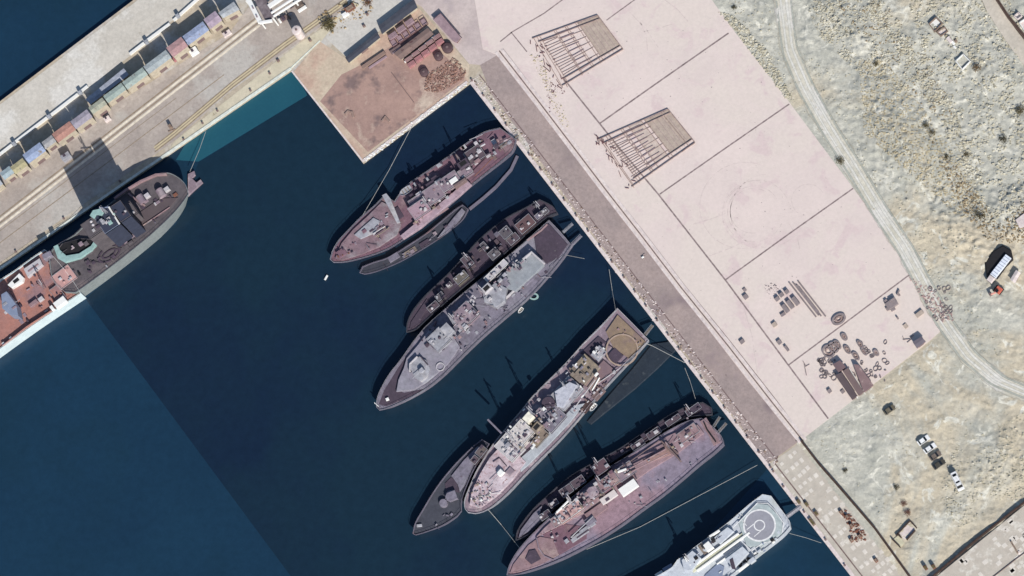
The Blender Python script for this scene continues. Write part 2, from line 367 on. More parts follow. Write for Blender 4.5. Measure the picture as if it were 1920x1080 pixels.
sheet('quay_apron', [(310, 290), (545, 131), (600, 80), (645, 25), (560, 82), (440, 176), (330, 262)], 2.05, mat('sandy_apron', (.52, .47, .36), (.44, .40, .30), .2, .9, .3, c4=(.25, .21, .14), s4=.35, t4=.68))
b = MB(); b.px(line_px([(-60, 546), (0, 503), (300, 297), (545, 128)], 4.5), 1.7, 2.3); struct('quay_edge', b, m_edge)
b = MB(); b.px(line_px([(545, 128), (600, 76)], 2), 1.9, 2.2); struct('kerb', b, m_edge)
# south-east block of the pier: stained slab
sheet('work_slab', [(549, 136), (600, 78), (652, 112), (715, 62), (785, 15), (880, 122), (878, 152), (681, 300)], 2.04,
      mat('stained_slab', (.50, .42, .32), (.43, .35, .27), .12, .95, .3, c3=(.42, .30, .235), s3=.035, t3=.47, c4=(.24, .18, .16), s4=.10, t4=.62))
sheet('stained_patch', [(690, 115), (780, 55), (872, 140), (870, 150), (690, 285), (676, 270), (600, 190), (640, 140)], 2.05,
      mat('pink_stained_slab', (.36, .24, .20), (.28, .185, .16), .10, .95, .3, c3=(.46, .37, .30), s3=.05, t3=.54, c4=(.17, .12, .115), s4=.06, t4=.53))
b = MB(); b.px(line_px([(547, 133), (681, 303)], 3), 1.8, 2.15); b.px(line_px([(681, 301), (876, 153)], 4.5), 1.8, 2.2); struct('quay_edge', b, m_kerb)
sheet('north_apron', [(610, 70), (680, -60), (790, -60), (775, 5), (650, 108)], 2.035, mat('pale_apron_north', (.50, .48, .44), (.44, .42, .39), .1, .9, .2, c4=(.3, .28, .24), s4=.3, t4=.68))

# ---------------------------------------------------------------- rubble and rocks nobody could count
def rocks(name, label, cat, poly, n, r0, r1, mt, zfun=None, z=None, flat=.6, seed=1, dens=None):
    rnd = random.Random(seed); b = MB(); x0 = min(p[0] for p in poly); x1 = max(p[0] for p in poly); y0 = min(p[1] for p in poly); y1 = max(p[1] for p in poly); k = 0; tries = 0
    while k < n and tries < n * 30:
        tries += 1
        x, y = rnd.uniform(x0, x1), rnd.uniform(y0, y1)
        if not inside(x, y, poly): continue
        if dens and mnoise.noise(Vector((x * dens, y * dens, 3))) < rnd.uniform(-.35, .35): continue
        zz = z if z is not None else dirt_h(x, y); c = P(x, y, zz); r = r0 + (r1 - r0) * rnd.random() ** 2.5
        a = rnd.random() * 6.28; m_ = rnd.choice((4, 5, 5, 6)); ex = rnd.uniform(.5, 1)
        lo = []; hi = []
        for i in range(m_):
            t = a + 6.283 * i / m_ + rnd.uniform(-.3, .3); q = r * rnd.uniform(.75, 1.15)
            dx, dy = math.cos(t) * q, math.sin(t) * q * ex
            lo.append((c.x + dx, c.y + dy, zz - .1)); hi.append((c.x + dx * .6, c.y + dy * .6, zz + r * flat * rnd.uniform(.6, 1.2)))
        b.add(lo + hi, [tuple(range(m_, 2 * m_))] + [(i, (i + 1) % m_, m_ + (i + 1) % m_, m_ + i) for i in range(m_)]); k += 1
    o = b.build(name, mt); return tag(o, label, cat, None, 'stuff')
rocks('rubble', 'greenish broken stone strewn along the yard border', 'rubble', [(1345, 20), (1375, 30), (1440, 95), (1490, 190), (1470, 182), (1380, 60)], 700, .2, .8, m_rub, seed=2)
rocks('rubble', 'broken stone heaped in the rough strip beside the north end of the dirt track', 'rubble', [(1500, -20), (1620, -20), (1700, 70), (1760, 180), (1720, 190), (1600, 130), (1530, 60)], 3200, .12, .6, m_rub, seed=3, dens=.03)
rocks('rubble', 'sandy broken stone covering the long mound', 'rubble', [(1610, 110), (1660, 115), (1730, 200), (1790, 290), (1860, 400), (1800, 410), (1700, 320), (1620, 250)], 6000, .1, .5, m_rubb, seed=4)
rocks('rubble', 'pale scattered stones over the north-east waste ground', 'rubble', [(1700, -20), (1940, -20), (1940, 420), (1850, 420), (1760, 230)], 5000, .12, .75, m_rub, seed=5, dens=.04)
rocks('rubble', 'dark clods along the ridge behind the white flatbed lorry', 'rubble', [(1740, 250), (1800, 320), (1870, 420), (1925, 380), (1925, 460), (1850, 450), (1800, 390)], 900, .15, .7, mat('clod', (.22, .17, .10), (.30, .24, .16), .8, 1, .6), seed=6)
rocks('rubble', 'dry rubble strewn over the south-east waste ground', 'rubble', [(1790, 840), (1925, 770), (1925, 930), (1780, 1000), (1760, 900)], 1500, .15, .55, m_rub, seed=7, dens=.03)
rocks('rubble', 'thin scatter of stones around the parked cars', 'rubble', [(1520, 820), (1740, 660), (1800, 640), (1925, 760), (1770, 900), (1760, 1040), (1720, 1060)], 900, .12, .4, m_rub, seed=8, dens=.03)
rocks('rubble', 'fine stones in the dirt between track and yard', 'rubble', [(1350, 0), (1460, 0), (1480, 110), (1560, 250), (1700, 480), (1690, 465), (1480, 180)], 500, .12, .45, m_rub, seed=9)
rocks('rubble', 'fine stones east of the dirt track', 'rubble', [(1500, 100), (1640, 160), (1640, 260), (1760, 360), (1830, 440), (1850, 600), (1900, 700), (1800, 630), (1660, 400), (1560, 230)], 1500, .12, .5, m_rub, seed=10, dens=.04)
rocks('debris', 'rusty scrap metal heaped on the slab corner', 'scrap heap', [(800, 140), (850, 108), (875, 130), (868, 150), (820, 175), (795, 170)], 1100, .12, .5, mat('scrap', (.30, .17, .13), (.17, .10, .085), .5, .8, .4, c4=(.50, .40, .32), s4=.5, t4=.57), z=2.05, flat=.9, seed=11)
rocks('debris', 'dark litter and weeds caught along the eroded quay edge', 'debris', line_px(off(EDGE[:5], 14), 20), 620, .15, .6, m_rubd, z=2.02, seed=12, dens=.07)
rocks('debris', 'pale crumbled concrete along the eroded quay edge', 'debris', line_px(off(EDGE[:5], 13), 24), 1500, .15, .6, m_kerb, z=2.02, flat=.4, seed=13)
rocks('debris', 'reddish brown brick waste in the fenced heap at the yard corner', 'debris', [(1700, 515), (1745, 540), (1785, 590), (1788, 602), (1760, 605), (1730, 560)], 420, .15, .6, mat('brickwaste', (.30, .19, .18), (.42, .31, .29), .8, .9, .4), z=2.14, seed=14)
rocks('debris', 'rust brown waste scattered on the old pavement', 'debris', [(1575, 955), (1590, 958), (1622, 1000), (1622, 1012), (1600, 1020), (1590, 985)], 150, .2, .8, m_rust, z=2.04, seed=15)
rocks('debris', 'white broken capstones piled on the slab edge above the water', 'debris', line_px([(684, 301), (776, 231), (874, 156)], 7), 300, .2, .65, m_white, z=2.1, flat=.5, seed=16)
rocks('debris', 'brown spoil and chips around the pier rails', 'debris', [(590, 30), (700, -20), (700, 20), (620, 70)], 150, .2, .8, mat('spoil', (.24, .16, .08), (.4, .32, .2), .8, 1, .4), z=2.05, seed=17)
rocks('debris', 'dark brown waste along the yard side of the kerb', 'debris', line_px([(1000, 100), (1030, 160), (1045, 200), (1062, 240)], 16), 190, .15, .5, m_rubb, z=2.14, seed=18)
rocks('rubble', 'pale stones along the rough bank in the upper right corner', 'rubble', [(1590, -20), (1640, -20), (1740, 110), (1790, 210), (1850, 330), (1830, 350), (1760, 230), (1690, 110)], 1500, .15, .75, m_rub, seed=51, dens=.06)
rocks('rubble', 'dark stones along the rough bank in the upper right corner', 'rubble', [(1540, -20), (1640, -20), (1760, 130), (1800, 230), (1740, 210), (1650, 110)], 500, .15, .6, mat('clod', (.2, .2, .2)), seed=52, dens=.06)

# ---------------------------------------------------------------- ships: shared builders
m_hgrey = mat('hull_grey', (0.157, 0.145, 0.187), (0.118, 0.108, 0.142), .25, .6, .1, c3=(0.177, 0.112, 0.118), s3=.08, t3=.6, c4=(0.157, 0.084, 0.069), s4=.5, t4=.7, fine=.28, fs=.5)
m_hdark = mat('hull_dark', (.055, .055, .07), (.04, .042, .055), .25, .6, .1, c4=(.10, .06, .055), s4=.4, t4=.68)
m_lilac = mat('lilac_deck', (0.176, 0.162, 0.201), (0.145, 0.132, 0.170), .22, .8, .15, c3=(0.220, 0.211, 0.246), s3=.07, t3=.53, c4=(0.115, 0.088, 0.111), s4=.6, t4=.64, fine=.28, fs=.5)
m_plum = mat('plum_deck', (0.066, 0.048, 0.070), (0.053, 0.040, 0.057), .3, .8, .15, c4=(0.097, 0.075, 0.088), s4=.8, t4=.64)
m_pinkd = mat('faded_red_deck', (0.171, 0.095, 0.122), (0.139, 0.081, 0.108), .25, .8, .2, c3=(0.202, 0.136, 0.149), s3=.09, t3=.54, c4=(0.084, 0.041, 0.056), s4=.8, t4=.63, fine=.28, fs=.5)
m_rosed = mat('rose_deck', (0.252, 0.163, 0.173), (0.206, 0.139, 0.153), .25, .8, .2, c3=(0.296, 0.216, 0.207), s3=.09, t3=.54, c4=(0.126, 0.069, 0.079), s4=.7, t4=.65, fine=.28, fs=.5)
m_pale = mat('pale_plating', (0.299, 0.303, 0.331), (0.246, 0.246, 0.278), .3, .6, .15, c3=(0.368, 0.351, 0.358), s3=.12, t3=.54, c4=(0.176, 0.132, 0.134), s4=.9, t4=.66, fine=.28, fs=.5)
m_bright = mat('bright_plating', (0.471, 0.453, 0.462), (0.359, 0.339, 0.363), .5, .6, .2, c4=(0.236, 0.170, 0.160), s4=.8, t4=.64, fine=.28, fs=.5)
m_khaki = mat('khaki_canvas', (0.212, 0.177, 0.143), (0.164, 0.133, 0.116), .4, .9, .3, c3=(0.259, 0.212, 0.155), s3=.15, t3=.5, fine=.28, fs=.5)
m_sup = mat('superstructure_paint', (0.237, 0.184, 0.218), (0.180, 0.138, 0.169), .5, .7, .2, c3=(0.313, 0.259, 0.279), s3=.2, t3=.53, c4=(0.133, 0.074, 0.080), s4=1.0, t4=.62, fine=.28, fs=.5)
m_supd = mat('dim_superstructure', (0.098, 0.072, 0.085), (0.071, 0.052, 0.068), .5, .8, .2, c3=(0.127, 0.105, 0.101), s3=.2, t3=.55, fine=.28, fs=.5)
m_ochre = mat('ochre_deck', (0.248, 0.182, 0.123), (0.198, 0.144, 0.108), .3, .85, .2, c3=(0.198, 0.141, 0.123), s3=.12, t3=.55)
m_redd = mat('salmon_deck', (0.336, 0.157, 0.127), (0.288, 0.147, 0.127), .3, .8, .2, c3=(0.240, 0.147, 0.157), s3=.08, t3=.52, c4=(0.160, 0.088, 0.078), s4=.7, t4=.66)
m_mint = mat('mint_paint', (0.260, 0.394, 0.378), (0.211, 0.326, 0.315), .5, .6, .1)
m_ice = mat('white_blue_hull', (0.540, 0.630, 0.648), (0.468, 0.558, 0.585), .2, .5, .1, c4=(0.360, 0.378, 0.360), s4=.3, t4=.68)
m_helig = mat('helipad_grey', (.27, .27, .31), (.24, .24, .27), .4, .8, .1)
m_shipw = mat('ship_white_grey', (.46, .49, .53), (.40, .43, .48), .3, .6, .1, c3=(.40, .43, .44), s3=.1, t3=.55, c4=(.30, .30, .33), s4=.8, t4=.66)
m_bluegr = mat('blue_grey', (.20, .24, .33), (.16, .19, .27), .4, .6, .1)
m_line = mat('white_marking', (.70, .70, .70), None, 1, .7, .05)

class Ship:
    def __init__(s, name, label, cat, outline, bow, stern, fb, mh, md, bul=.6, draft=2.0, rim=None, flare=.86, group=None):
        s.bow, s.stern, s.fb, s.d = bow, stern, fb, (stern[0] - bow[0], stern[1] - bow[1])
        s.L = math.hypot(*s.d); s.u = (s.d[0] / s.L, s.d[1] / s.L); s.n = (-s.u[1], s.u[0])
        s.z = fb - bul; mid = P((bow[0] + stern[0]) / 2, (bow[1] + stern[1]) / 2, 0)
        s.root = empty(name, (mid.x, mid.y, 0), label, cat, group)
        s.out = outline; top = [P(x, y, fb).xy for x, y in outline]
        # smooth the sides between the traced points (Catmull-Rom), keep sharp corners
        sm = []; n = len(top)
        for i in range(n):
            p0, p1, p2, p3 = top[i - 1], top[i], top[(i + 1) % n], top[(i + 2) % n]
            e = [(p1 - p0).normalized(), (p2 - p1).normalized(), (p3 - p2).normalized()]
            k = 3 if (p2 - p1).length > 3 else 1
            a = e[0].dot(e[1]) > .8; c_ = e[1].dot(e[2]) > .8
            for t in [q / k for q in range(k)]:
                m1 = (p2 - p0) / 2 if a else (p2 - p1); m2 = (p3 - p1) / 2 if c_ else (p2 - p1)
                if not a and not c_: sm.append(p1.lerp(p2, t)); continue
                h = ((2 * t ** 3 - 3 * t ** 2 + 1) * p1 + (t ** 3 - 2 * t ** 2 + t) * m1 + (-2 * t ** 3 + 3 * t ** 2) * p2 + (t ** 3 - t ** 2) * m2)
                sm.append(h)
        top = sm; ar = sum(top[i].x * top[(i + 1) % len(top)].y - top[(i + 1) % len(top)].x * top[i].y for i in range(len(top)))
        if ar < 0: top = top[::-1]
        b0, b1 = P(bow[0], bow[1], fb).xy, P(stern[0], stern[1], fb).xy; ax = (b1 - b0).normalized(); LL = (b1 - b0).length
        def shrink(f, rake):
            r = []
            for p in top:
                t = (p - b0).dot(ax); c0 = b0 + ax * t; q = c0 + (p - c0) * f
                r.append(q + ax * rake * max(0, 1 - t / (LL * .3)))
            return r
        rings = [(shrink(flare * .93, fb * .55), -draft), (shrink(flare, fb * .45), 0), (shrink((1 + flare) / 2, fb * .2), fb * .55), (top, fb)]
        inn = [Vector(p) for p in inset([tuple(p) for p in top], .22)]; rings += [(inn, fb), (inn, s.z)]
        vs = []; fs = []; n = len(top)
        for r, z in rings: vs += [(p.x, p.y, z) for p in r]
        for k in range(len(rings) - 1):
            for i in range(n):
                j = (i + 1) % n; fs.append((k * n + i, k * n + j, (k + 1) * n + j, (k + 1) * n + i))
        b = MB(); b.add(vs, fs); b.build('hull', mh, s.root)
        b = MB(); b.prism([tuple(p) for p in inset([tuple(p) for p in top], .24)], s.z - .3, s.z + .01); b.build('deck', md, s.root)
        s.top = top; s.k = 0
        b = MB(); ps = inset([tuple(p) for p in top], .12)
        acc = 0
        for i in range(n):
            p, q = Vector(ps[i]), Vector(ps[(i + 1) % n])
            b.tube((p.x, p.y, fb + .9), (q.x, q.y, fb + .9), .05, 3)
            kk = max(1, int((q - p).length / 1.6))
            for t in range(kk):
                r = p.lerp(q, t / kk); b.tube((r.x, r.y, fb - .05), (r.x, r.y, fb + .9), .05, 3)
        b.build('railing', rim or m_pale, s.root)
    def at(s, u, v): return (s.bow[0] + s.u[0] * u + s.n[0] * v, s.bow[1] + s.u[1] * u + s.n[1] * v)
    def poly(s, name, pts, z0, z1, m, ch=.08, parent=None):
        s.k += 1; b = MB(); b.px(pts, s.z + z0, s.z + z1 + .003 * (s.k % 9), ch); return b.build(name, m, parent or s.root)
    def box(s, name, cx, cy, l, wd, z0, z1, m, ch=.1, d=None, parent=None):
        return s.poly(name, rect(cx, cy, l, wd, d or s.d), z0, z1, m, ch, parent)
    def house(s, cx, cy, l, wd, z0, z1, m, name='deckhouse', rnd=None, n=4, roofm=None, win=True):
        """a deckhouse with a roof coaming, a band of windows and roof gear"""
        h = s.box(name, cx, cy, l, wd, z0, z1, m)
        zt = s.z + z1; r = rnd or random.Random(int(cx * 7 + cy))
        q = rect(cx, cy, l, wd, s.d); b = MB()
        pts = [P(x, y, zt).xy for x, y in q]
        for i in range(4):
            p, e = Vector(pts[i]), Vector(pts[(i + 1) % 4]); b.tube((p.x, p.y, zt + .12), (e.x, e.y, zt + .12), .09, 4)
        b.build('coaming', roofm or m_pale, h)
        if win and z1 - z0 > 1.8:
            b = MB(); o = inset([tuple(p) for p in pts], -.03); b.prism(o, zt - 1.2, zt - .6); b.build('window_band', m_glass, h)
        for i in range(n):
            a, c = r.uniform(-.38, .38) * l, r.uniform(-.36, .36) * wd
            x, y = cx + s.u[0] * a + s.n[0] * c, cy + s.u[1] * a + s.n[1] * c; g = P(x, y, zt)
            k = r.random(); b = MB()
            if k < .4: b.cyl((g.x, g.y, zt), .35, .3, r.uniform(.4, .9), 8); nm = 'vent'
            elif k < .75: b.px(rect(x, y, r.uniform(4, 9), r.uniform(3, 6), s.d), zt - .02, zt + r.uniform(.3, .8), .05); nm = 'locker'
            else: b.dome((g.x, g.y, zt), .6, .7, 10, 3); nm = 'radome'
            b.build(nm, r.choice([m_pale, m_bright, m, m_plum]), h)
        return h
    def turret(s, cx, cy, z0, m, ln=16, tw=9, d=None):
        d = d or (-s.d[0], -s.d[1]); L = math.hypot(*d); ux, uy = d[0] / L, d[1] / L
        z = s.z + z0; g = P(cx, cy, z); b = MB(); b.cyl((g.x, g.y, z), tw * .11, tw * .11, .5, 14); bs_ = b.build('turret_base', m, s.root)
        b = MB(); b.px([(cx + ux * a * tw - uy * c * tw, cy + uy * a * tw + ux * c * tw) for a, c in ((-.5, -.45), (.3, -.45), (.55, -.2), (.55, .2), (.3, .45), (-.5, .45))], z + .4, z + 1.9, .2)
        t = b.build('gun_turret', m, s.root)
        p = P(cx + ux * tw * .5, cy + uy * tw * .5, z + 1.3); q = P(cx + ux * (tw * .5 + ln), cy + uy * (tw * .5 + ln), z + 1.6)
        b = MB(); b.tube((p.x, p.y, z + 1.3), (q.x, q.y, z + 1.6), .13); b.build('barrel', m_pale, t)
    def mast(s, cx, cy, z0, h, m, arms=2, name='mast', radar=True):
        g = P(cx, cy, s.z + z0); z = s.z + z0; b = MB()
        for a, c in ((.5, 0), (-.4, .45), (-.4, -.45)): b.tube((g.x + a, g.y + c, z), (g.x + a * .25, g.y + c * .25, z + h), .11, 4)
        for k in range(int(h / 1.5)):
            f = 1 - .75 * k * 1.5 / h; zz = z + k * 1.5; q = [(g.x + a * f, g.y + c * f, zz) for a, c in ((.5, 0), (-.4, .45), (-.4, -.45))]
            for i in range(3): b.tube(q[i], q[(i + 1) % 3], .05, 3)
        mo = b.build(name, m, s.root); ax = ang_of(s.n)
        for i in range(arms):
            zz = z + h * (.6 + .3 * i); L = 1.9 - .6 * i; b = MB()
            b.tube((g.x - math.cos(ax) * L, g.y - math.sin(ax) * L, zz), (g.x + math.cos(ax) * L, g.y + math.sin(ax) * L, zz), .09, 4); b.build('crossarm', m_pale, mo)
        if radar:
            b = MB(); zz = z + h * .8; b.prism([(g.x + math.cos(ax) * a - math.sin(ax) * c, g.y + math.sin(ax) * a + math.cos(ax) * c) for a, c in ((-1.3, .5), (1.3, .5), (1.1, .8), (-1.1, .8))], zz, zz + .5)
            b.build('radar_antenna', m_bright, mo)
    def funnel(s, cx, cy, z0, z1, l, wd, m):
        f = s.box('funnel', cx, cy, l, wd, z0, z1, m, .3); zt = s.z + z1
        b = MB(); b.px(rect(cx, cy, l * .6, wd * .55, s.d), zt - .1, zt + .08); b.build('exhaust', m_black, f)
    def boat(s, cx, cy, z0, m, l=22, wd=8, d=None):
        d = d or s.d; L = math.hypot(*d); ux, uy = d[0] / L, d[1] / L; z = s.z + z0
        o = [(-.5, 0), (-.38, -.3), (-.15, -.48), (.3, -.48), (.5, -.38), (.5, .38), (.3, .48), (-.15, .48), (-.38, .3)]
        pts = [(cx + ux * a * l - uy * c * wd, cy + uy * a * l + ux * c * wd) for a, c in o]
        w2 = [tuple(P(x, y, z + 1.1).xy) for x, y in pts]; i2 = inset(w2, .18); lo = inset(w2, .35); n = len(w2); b = MB()
        vs = [(p[0], p[1], z + .1) for p in lo] + [(p[0], p[1], z + 1.1) for p in w2] + [(p[0], p[1], z + 1.1) for p in i2] + [(p[0], p[1], z + .55) for p in i2]
        fs = [tuple(range(n))] + [tuple(range(3 * n, 4 * n))] + [(k * n + i, k * n + (i + 1) % n, (k + 1) * n + (i + 1) % n, (k + 1) * n + i) for k in range(3) for i in range(n)]
        b.add(vs, fs); bo = b.build('lifeboat', m, s.root)
        b = MB()
        for a in (-.2, .05, .28): b.px([(cx + ux * (a * l + e) - uy * c * wd, cy + uy * (a * l + e) + ux * c * wd) for e, c in ((-.8, -.4), (.8, -.4), (.8, .4), (-.8, .4))], z + .7, z + .85)
        b.build('thwart', m_khaki, bo)
    def pipe(s, name, p, q, z, r, m, z2=None):
        a = P(p[0], p[1], s.z + z); c = P(q[0], q[1], s.z + (z if z2 is None else z2)); b = MB(); b.tube(a, c, r, 6); return b.build(name, m, s.root)
    def clutter(s, poly, n, z, mats_, seed, big=1.0, hmax=1.0):
        """deck gear scattered inside a traced outline: each piece its own part"""
        r = random.Random(seed); x0, x1 = min(p[0] for p in poly), max(p[0] for p in poly); y0, y1 = min(p[1] for p in poly), max(p[1] for p in poly); k = t = 0
        while k < n and t < n * 20:
            t += 1; x, y = r.uniform(x0, x1), r.uniform(y0, y1)
            if not inside(x, y, poly): continue
            k += 1; q = r.random(); m = r.choice(mats_); h = r.uniform(.3, 1.1) * hmax; g = P(x, y, s.z + z); b = MB(); zz = s.z + z
            if q < .22: b.cyl((g.x, g.y, zz), .45 * big, .38 * big, h, 9); nm = 'vent'
            elif q < .40:
                b.tube((g.x, g.y, zz + .4), tuple(P(x + s.u[0] * 7 * big, y + s.u[1] * 7 * big, zz + .4)), .32 * big, 8); nm = 'life_raft'
            elif q < .62: b.px(rect(x, y, r.uniform(4, 12) * big, r.uniform(3, 8) * big, s.d), zz - .02, zz + h, .06); nm = 'locker'
            elif q < .76: b.px(rect(x, y, r.uniform(5, 9) * big, r.uniform(5, 8) * big, s.n), zz - .02, zz + .25, .05); nm = 'hatch'
            elif q < .88:
                b.px(rect(x, y, 6 * big, 4 * big, s.n), zz, zz + .3); c1 = P(x - s.n[0] * 2.6 * big, y - s.n[1] * 2.6 * big, zz + .7); c2 = P(x + s.n[0] * 2.6 * big, y + s.n[1] * 2.6 * big, zz + .7); b.tube(c1, c2, .42 * big, 9); nm = 'winch'
            else:
                dd = r.choice((s.u, s.n, (s.u[0] + s.n[0], s.u[1] + s.n[1]))); b.tube((g.x, g.y, zz + .3), tuple(P(x + dd[0] * 14, y + dd[1] * 14, zz + r.uniform(.3, 1.6))), .1, 4); nm = 'boom'
            b.build(nm, m, s.root)
def rope(label, pts, r=.07, sag=0, z=None):
    """pts: (px, py, z) in the survey picture"""
    b = MB(); q = []
    for (x0, y0, z0), (x1, y1, z1) in zip(pts, pts[1:]):
        A, B = P(x0, y0, z0), P(x1, y1, z1); k = 10
        for i in range(k + 1):
            t = i / k; v = A.lerp(B, t); v.z -= sag * 4 * t * (1 - t); q.append(v)
    for a, c in zip(q, q[1:]):
        if (c - a).length > .01: b.tube(a, c, r, 5)
    return tag(b.build('mooring_rope', m_rope), label, 'rope')
def gangway(label, p, q, z0, z1, wd=5, m=None):
    g = P(p[0], p[1], 0); root = empty('gangway', (g.x, g.y, 0), label, 'gangway'); d = (q[0] - p[0], q[1] - p[1]); L = math.hypot(*d); n = (-d[1] / L * wd / 2, d[0] / L * wd / 2)
    def at(t, s_): x, y = p[0] + d[0] * t + n[0] * s_, p[1] + d[1] * t + n[1] * s_; return P(x, y, z0 + (z1 - z0) * t)
    vs = []
    for t in (0, 1):
        for s_ in (-.75, .75): a = at(t, s_); vs += [a, a - Vector((0, 0, .15))]
    b = MB(); b.add(vs, [(0, 2, 6, 4), (1, 5, 7, 3), (0, 4, 5, 1), (2, 3, 7, 6), (0, 1, 3, 2), (4, 6, 7, 5)]); b.build('walkway', m or m_khaki, root)
    for s_ in (-1, 1):
        b = MB()
        for k in range(9): a = at(k / 8, s_); b.tube(a, a + Vector((0, 0, .9)), .05, 4)
        b.tube(at(0, s_) + Vector((0, 0, .9)), at(1, s_) + Vector((0, 0, .9)), .06, 4); b.tube(at(0, s_), at(1, s_), .07, 4); b.build('handrail', m_pale, root)
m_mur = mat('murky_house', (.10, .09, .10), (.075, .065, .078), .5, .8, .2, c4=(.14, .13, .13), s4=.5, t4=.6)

# ---------------------------------------------------------------- the moored ships
# 1: faded red ship, north berth
A = Ship('cargo_ship', 'faded red cargo ship berthed nearest the stained slab, with a long rope to it', 'ship',
    [(619, 487), (624, 470), (636, 450), (655, 430), (676, 408), (700, 388), (722, 366), (740, 378), (762, 348), (800, 322), (840, 294), (876, 268), (908, 248), (938, 240), (968, 262), (962, 284), (940, 304), (912, 326), (880, 352), (852, 378), (820, 406), (790, 428), (760, 448), (728, 468), (690, 482), (650, 492), (626, 493)],
    (619, 488), (955, 260), 4.2, m_hgrey, m_pinkd, rim=m_pale)
A.poly('foredeck', [(628, 484), (640, 456), (662, 430), (690, 404), (716, 378), (728, 384), (752, 420), (744, 440), (712, 462), (680, 476), (640, 488)], 0, .9, mat('foredeck_pink', (0.206, 0.138, 0.157), (0.167, 0.115, 0.137), .3, .8, .2, c3=(0.237, 0.212, 0.228), s3=.07, t3=.5, c4=(0.105, 0.064, 0.076), s4=.8, t4=.62, fine=.25, fs=.5))
A.poly('breakwater', [(716, 366), (724, 362), (732, 372), (750, 416), (744, 418)], .9, 2.2, m_pale)
A.poly('hatch_cover', [(664, 440), (700, 408), (712, 414), (704, 436), (676, 448)], .9, 1.5, m_pale)
A.box('hatch', 640, 474, 18, 14, .9, 1.4, m_pinkd); A.clutter([(630, 484), (636, 466), (652, 462), (660, 474), (650, 484)], 8, 1.1, [m_pinkd, m_rust, m_plum], 1, .7)
A.clutter([(655, 460), (700, 410), (735, 400), (745, 425), (700, 460)], 20, .95, [m_pinkd, m_pale, m_khaki, m_plum, m_sup], 2, .8)
A.pipe('boom', (700, 438), (722, 424), 2, .2, m_bright); A.pipe('boom', (704, 444), (728, 428), 2, .2, m_khaki)
A.box('cargo_well', 745, 400, 22, 16, 0, .5, m_plum, d=(10, 17))
A.boat(760, 358, 2.2, m_pale, 26, 13)
A.house(800, 372, 66, 30, 0, 3.2, m_sup, n=7); A.house(786, 392, 36, 26, 0, 4.8, mat('bridge_pink', (0.363, 0.252, 0.294), (0.273, 0.187, 0.225), .5, .7, .2, c4=(0.181, 0.103, 0.118), s4=.8, t4=.6, fine=.25, fs=.5), name='bridge', n=6)
A.house(842, 340, 40, 24, 0, 4.0, m_sup, n=6); A.box('deckhouse', 815, 346, 30, 20, 0, 2.6, m_plum); A.box('side_deck', 800, 412, 92, 9, 0, 1.2, m_rosed)
A.poly('side_deck', [(750, 442), (772, 424), (850, 360), (874, 336), (884, 346), (860, 368), (790, 426), (756, 448)], 0, 1.8, mat('pale_rose', (0.351, 0.262, 0.303), (0.284, 0.208, 0.247), .3, .8, .2, c4=(0.176, 0.108, 0.133), s4=.9, t4=.64, fine=.25, fs=.5))
A.box('hatch_cover', 850, 338, 16, 9, 4, 4.6, m_white); A.box('locker', 862, 342, 26, 5, 0, 5.0, m_brown); A.box('hatch_cover', 822, 340, 14, 8, 3, 3.5, m_pale)
A.funnel(868, 306, 0, 5.5, 22, 14, m_plum); A.house(890, 290, 34, 26, 0, 2.2, m_supd, n=5); A.house(872, 322, 26, 16, 0, 3.4, m_sup, n=4)
A.clutter([(765, 345), (860, 280), (930, 245), (950, 270), (900, 310), (860, 345), (800, 400), (770, 415)], 55, 1.2, [m_sup, m_pale, m_pinkd, m_plum, m_rosed, m_bright], 3, 1.15, 2.2)
A.clutter([(880, 275), (935, 245), (958, 265), (920, 305), (890, 320)], 18, 0, [m_sup, m_brown, m_pale, m_khaki], 4)
A.clutter([(762, 412), (850, 345), (868, 352), (780, 425)], 22, 1.8, [m_pale, m_rosed, m_khaki, m_pinkd], 5, .7)
A.pipe('boom', (890, 330), (925, 295), 2.5, .15, m_rust); A.pipe('boom', (880, 262), (905, 252), 2.5, .12, m_pale)
A.mast(800, 384, 4.6, 9, m_pale); A.mast(862, 300, 2, 8, m_brown, radar=False)
B_ = Ship('barge', 'narrow grey barge with a shadowed hold, alongside the faded red cargo ship', 'barge',
    [(674, 512), (680, 500), (700, 492), (730, 482), (762, 462), (796, 440), (826, 416), (852, 394), (868, 384), (878, 392), (868, 412), (846, 432), (818, 452), (786, 472), (750, 492), (712, 508), (684, 515)],
    (676, 510), (874, 388), 2.0, m_hgrey, m_hdark, bul=.5, rim=m_hgrey)  # deck in the dark hull tone
B_.poly('cover', [(820, 446), (850, 408), (866, 390), (872, 396), (860, 414), (838, 436)], 0, .9, m_lilac)
B_.box('hatch_cover', 738, 482, 22, 11, 0, .9, m_lilac); B_.box('hatch_cover', 768, 472, 28, 9, -.2, .4, m_khaki); B_.box('hatch_cover', 796, 456, 20, 9, 0, .6, m_plum)
B_.clutter([(700, 500), (740, 486), (800, 448), (830, 425), (846, 420), (800, 462), (740, 492)], 18, 0, [m_lilac, m_hgrey, m_sup, m_plum], 6, .7)
b = MB(); b.px(line_px([(880, 392), (905, 372), (930, 350), (958, 318), (970, 292)], 5), .2, .9); tag(b.build('floating_boom', m_hgrey), 'thin grey floating boom trailing along the stern side of the faded red cargo ship', 'boom')

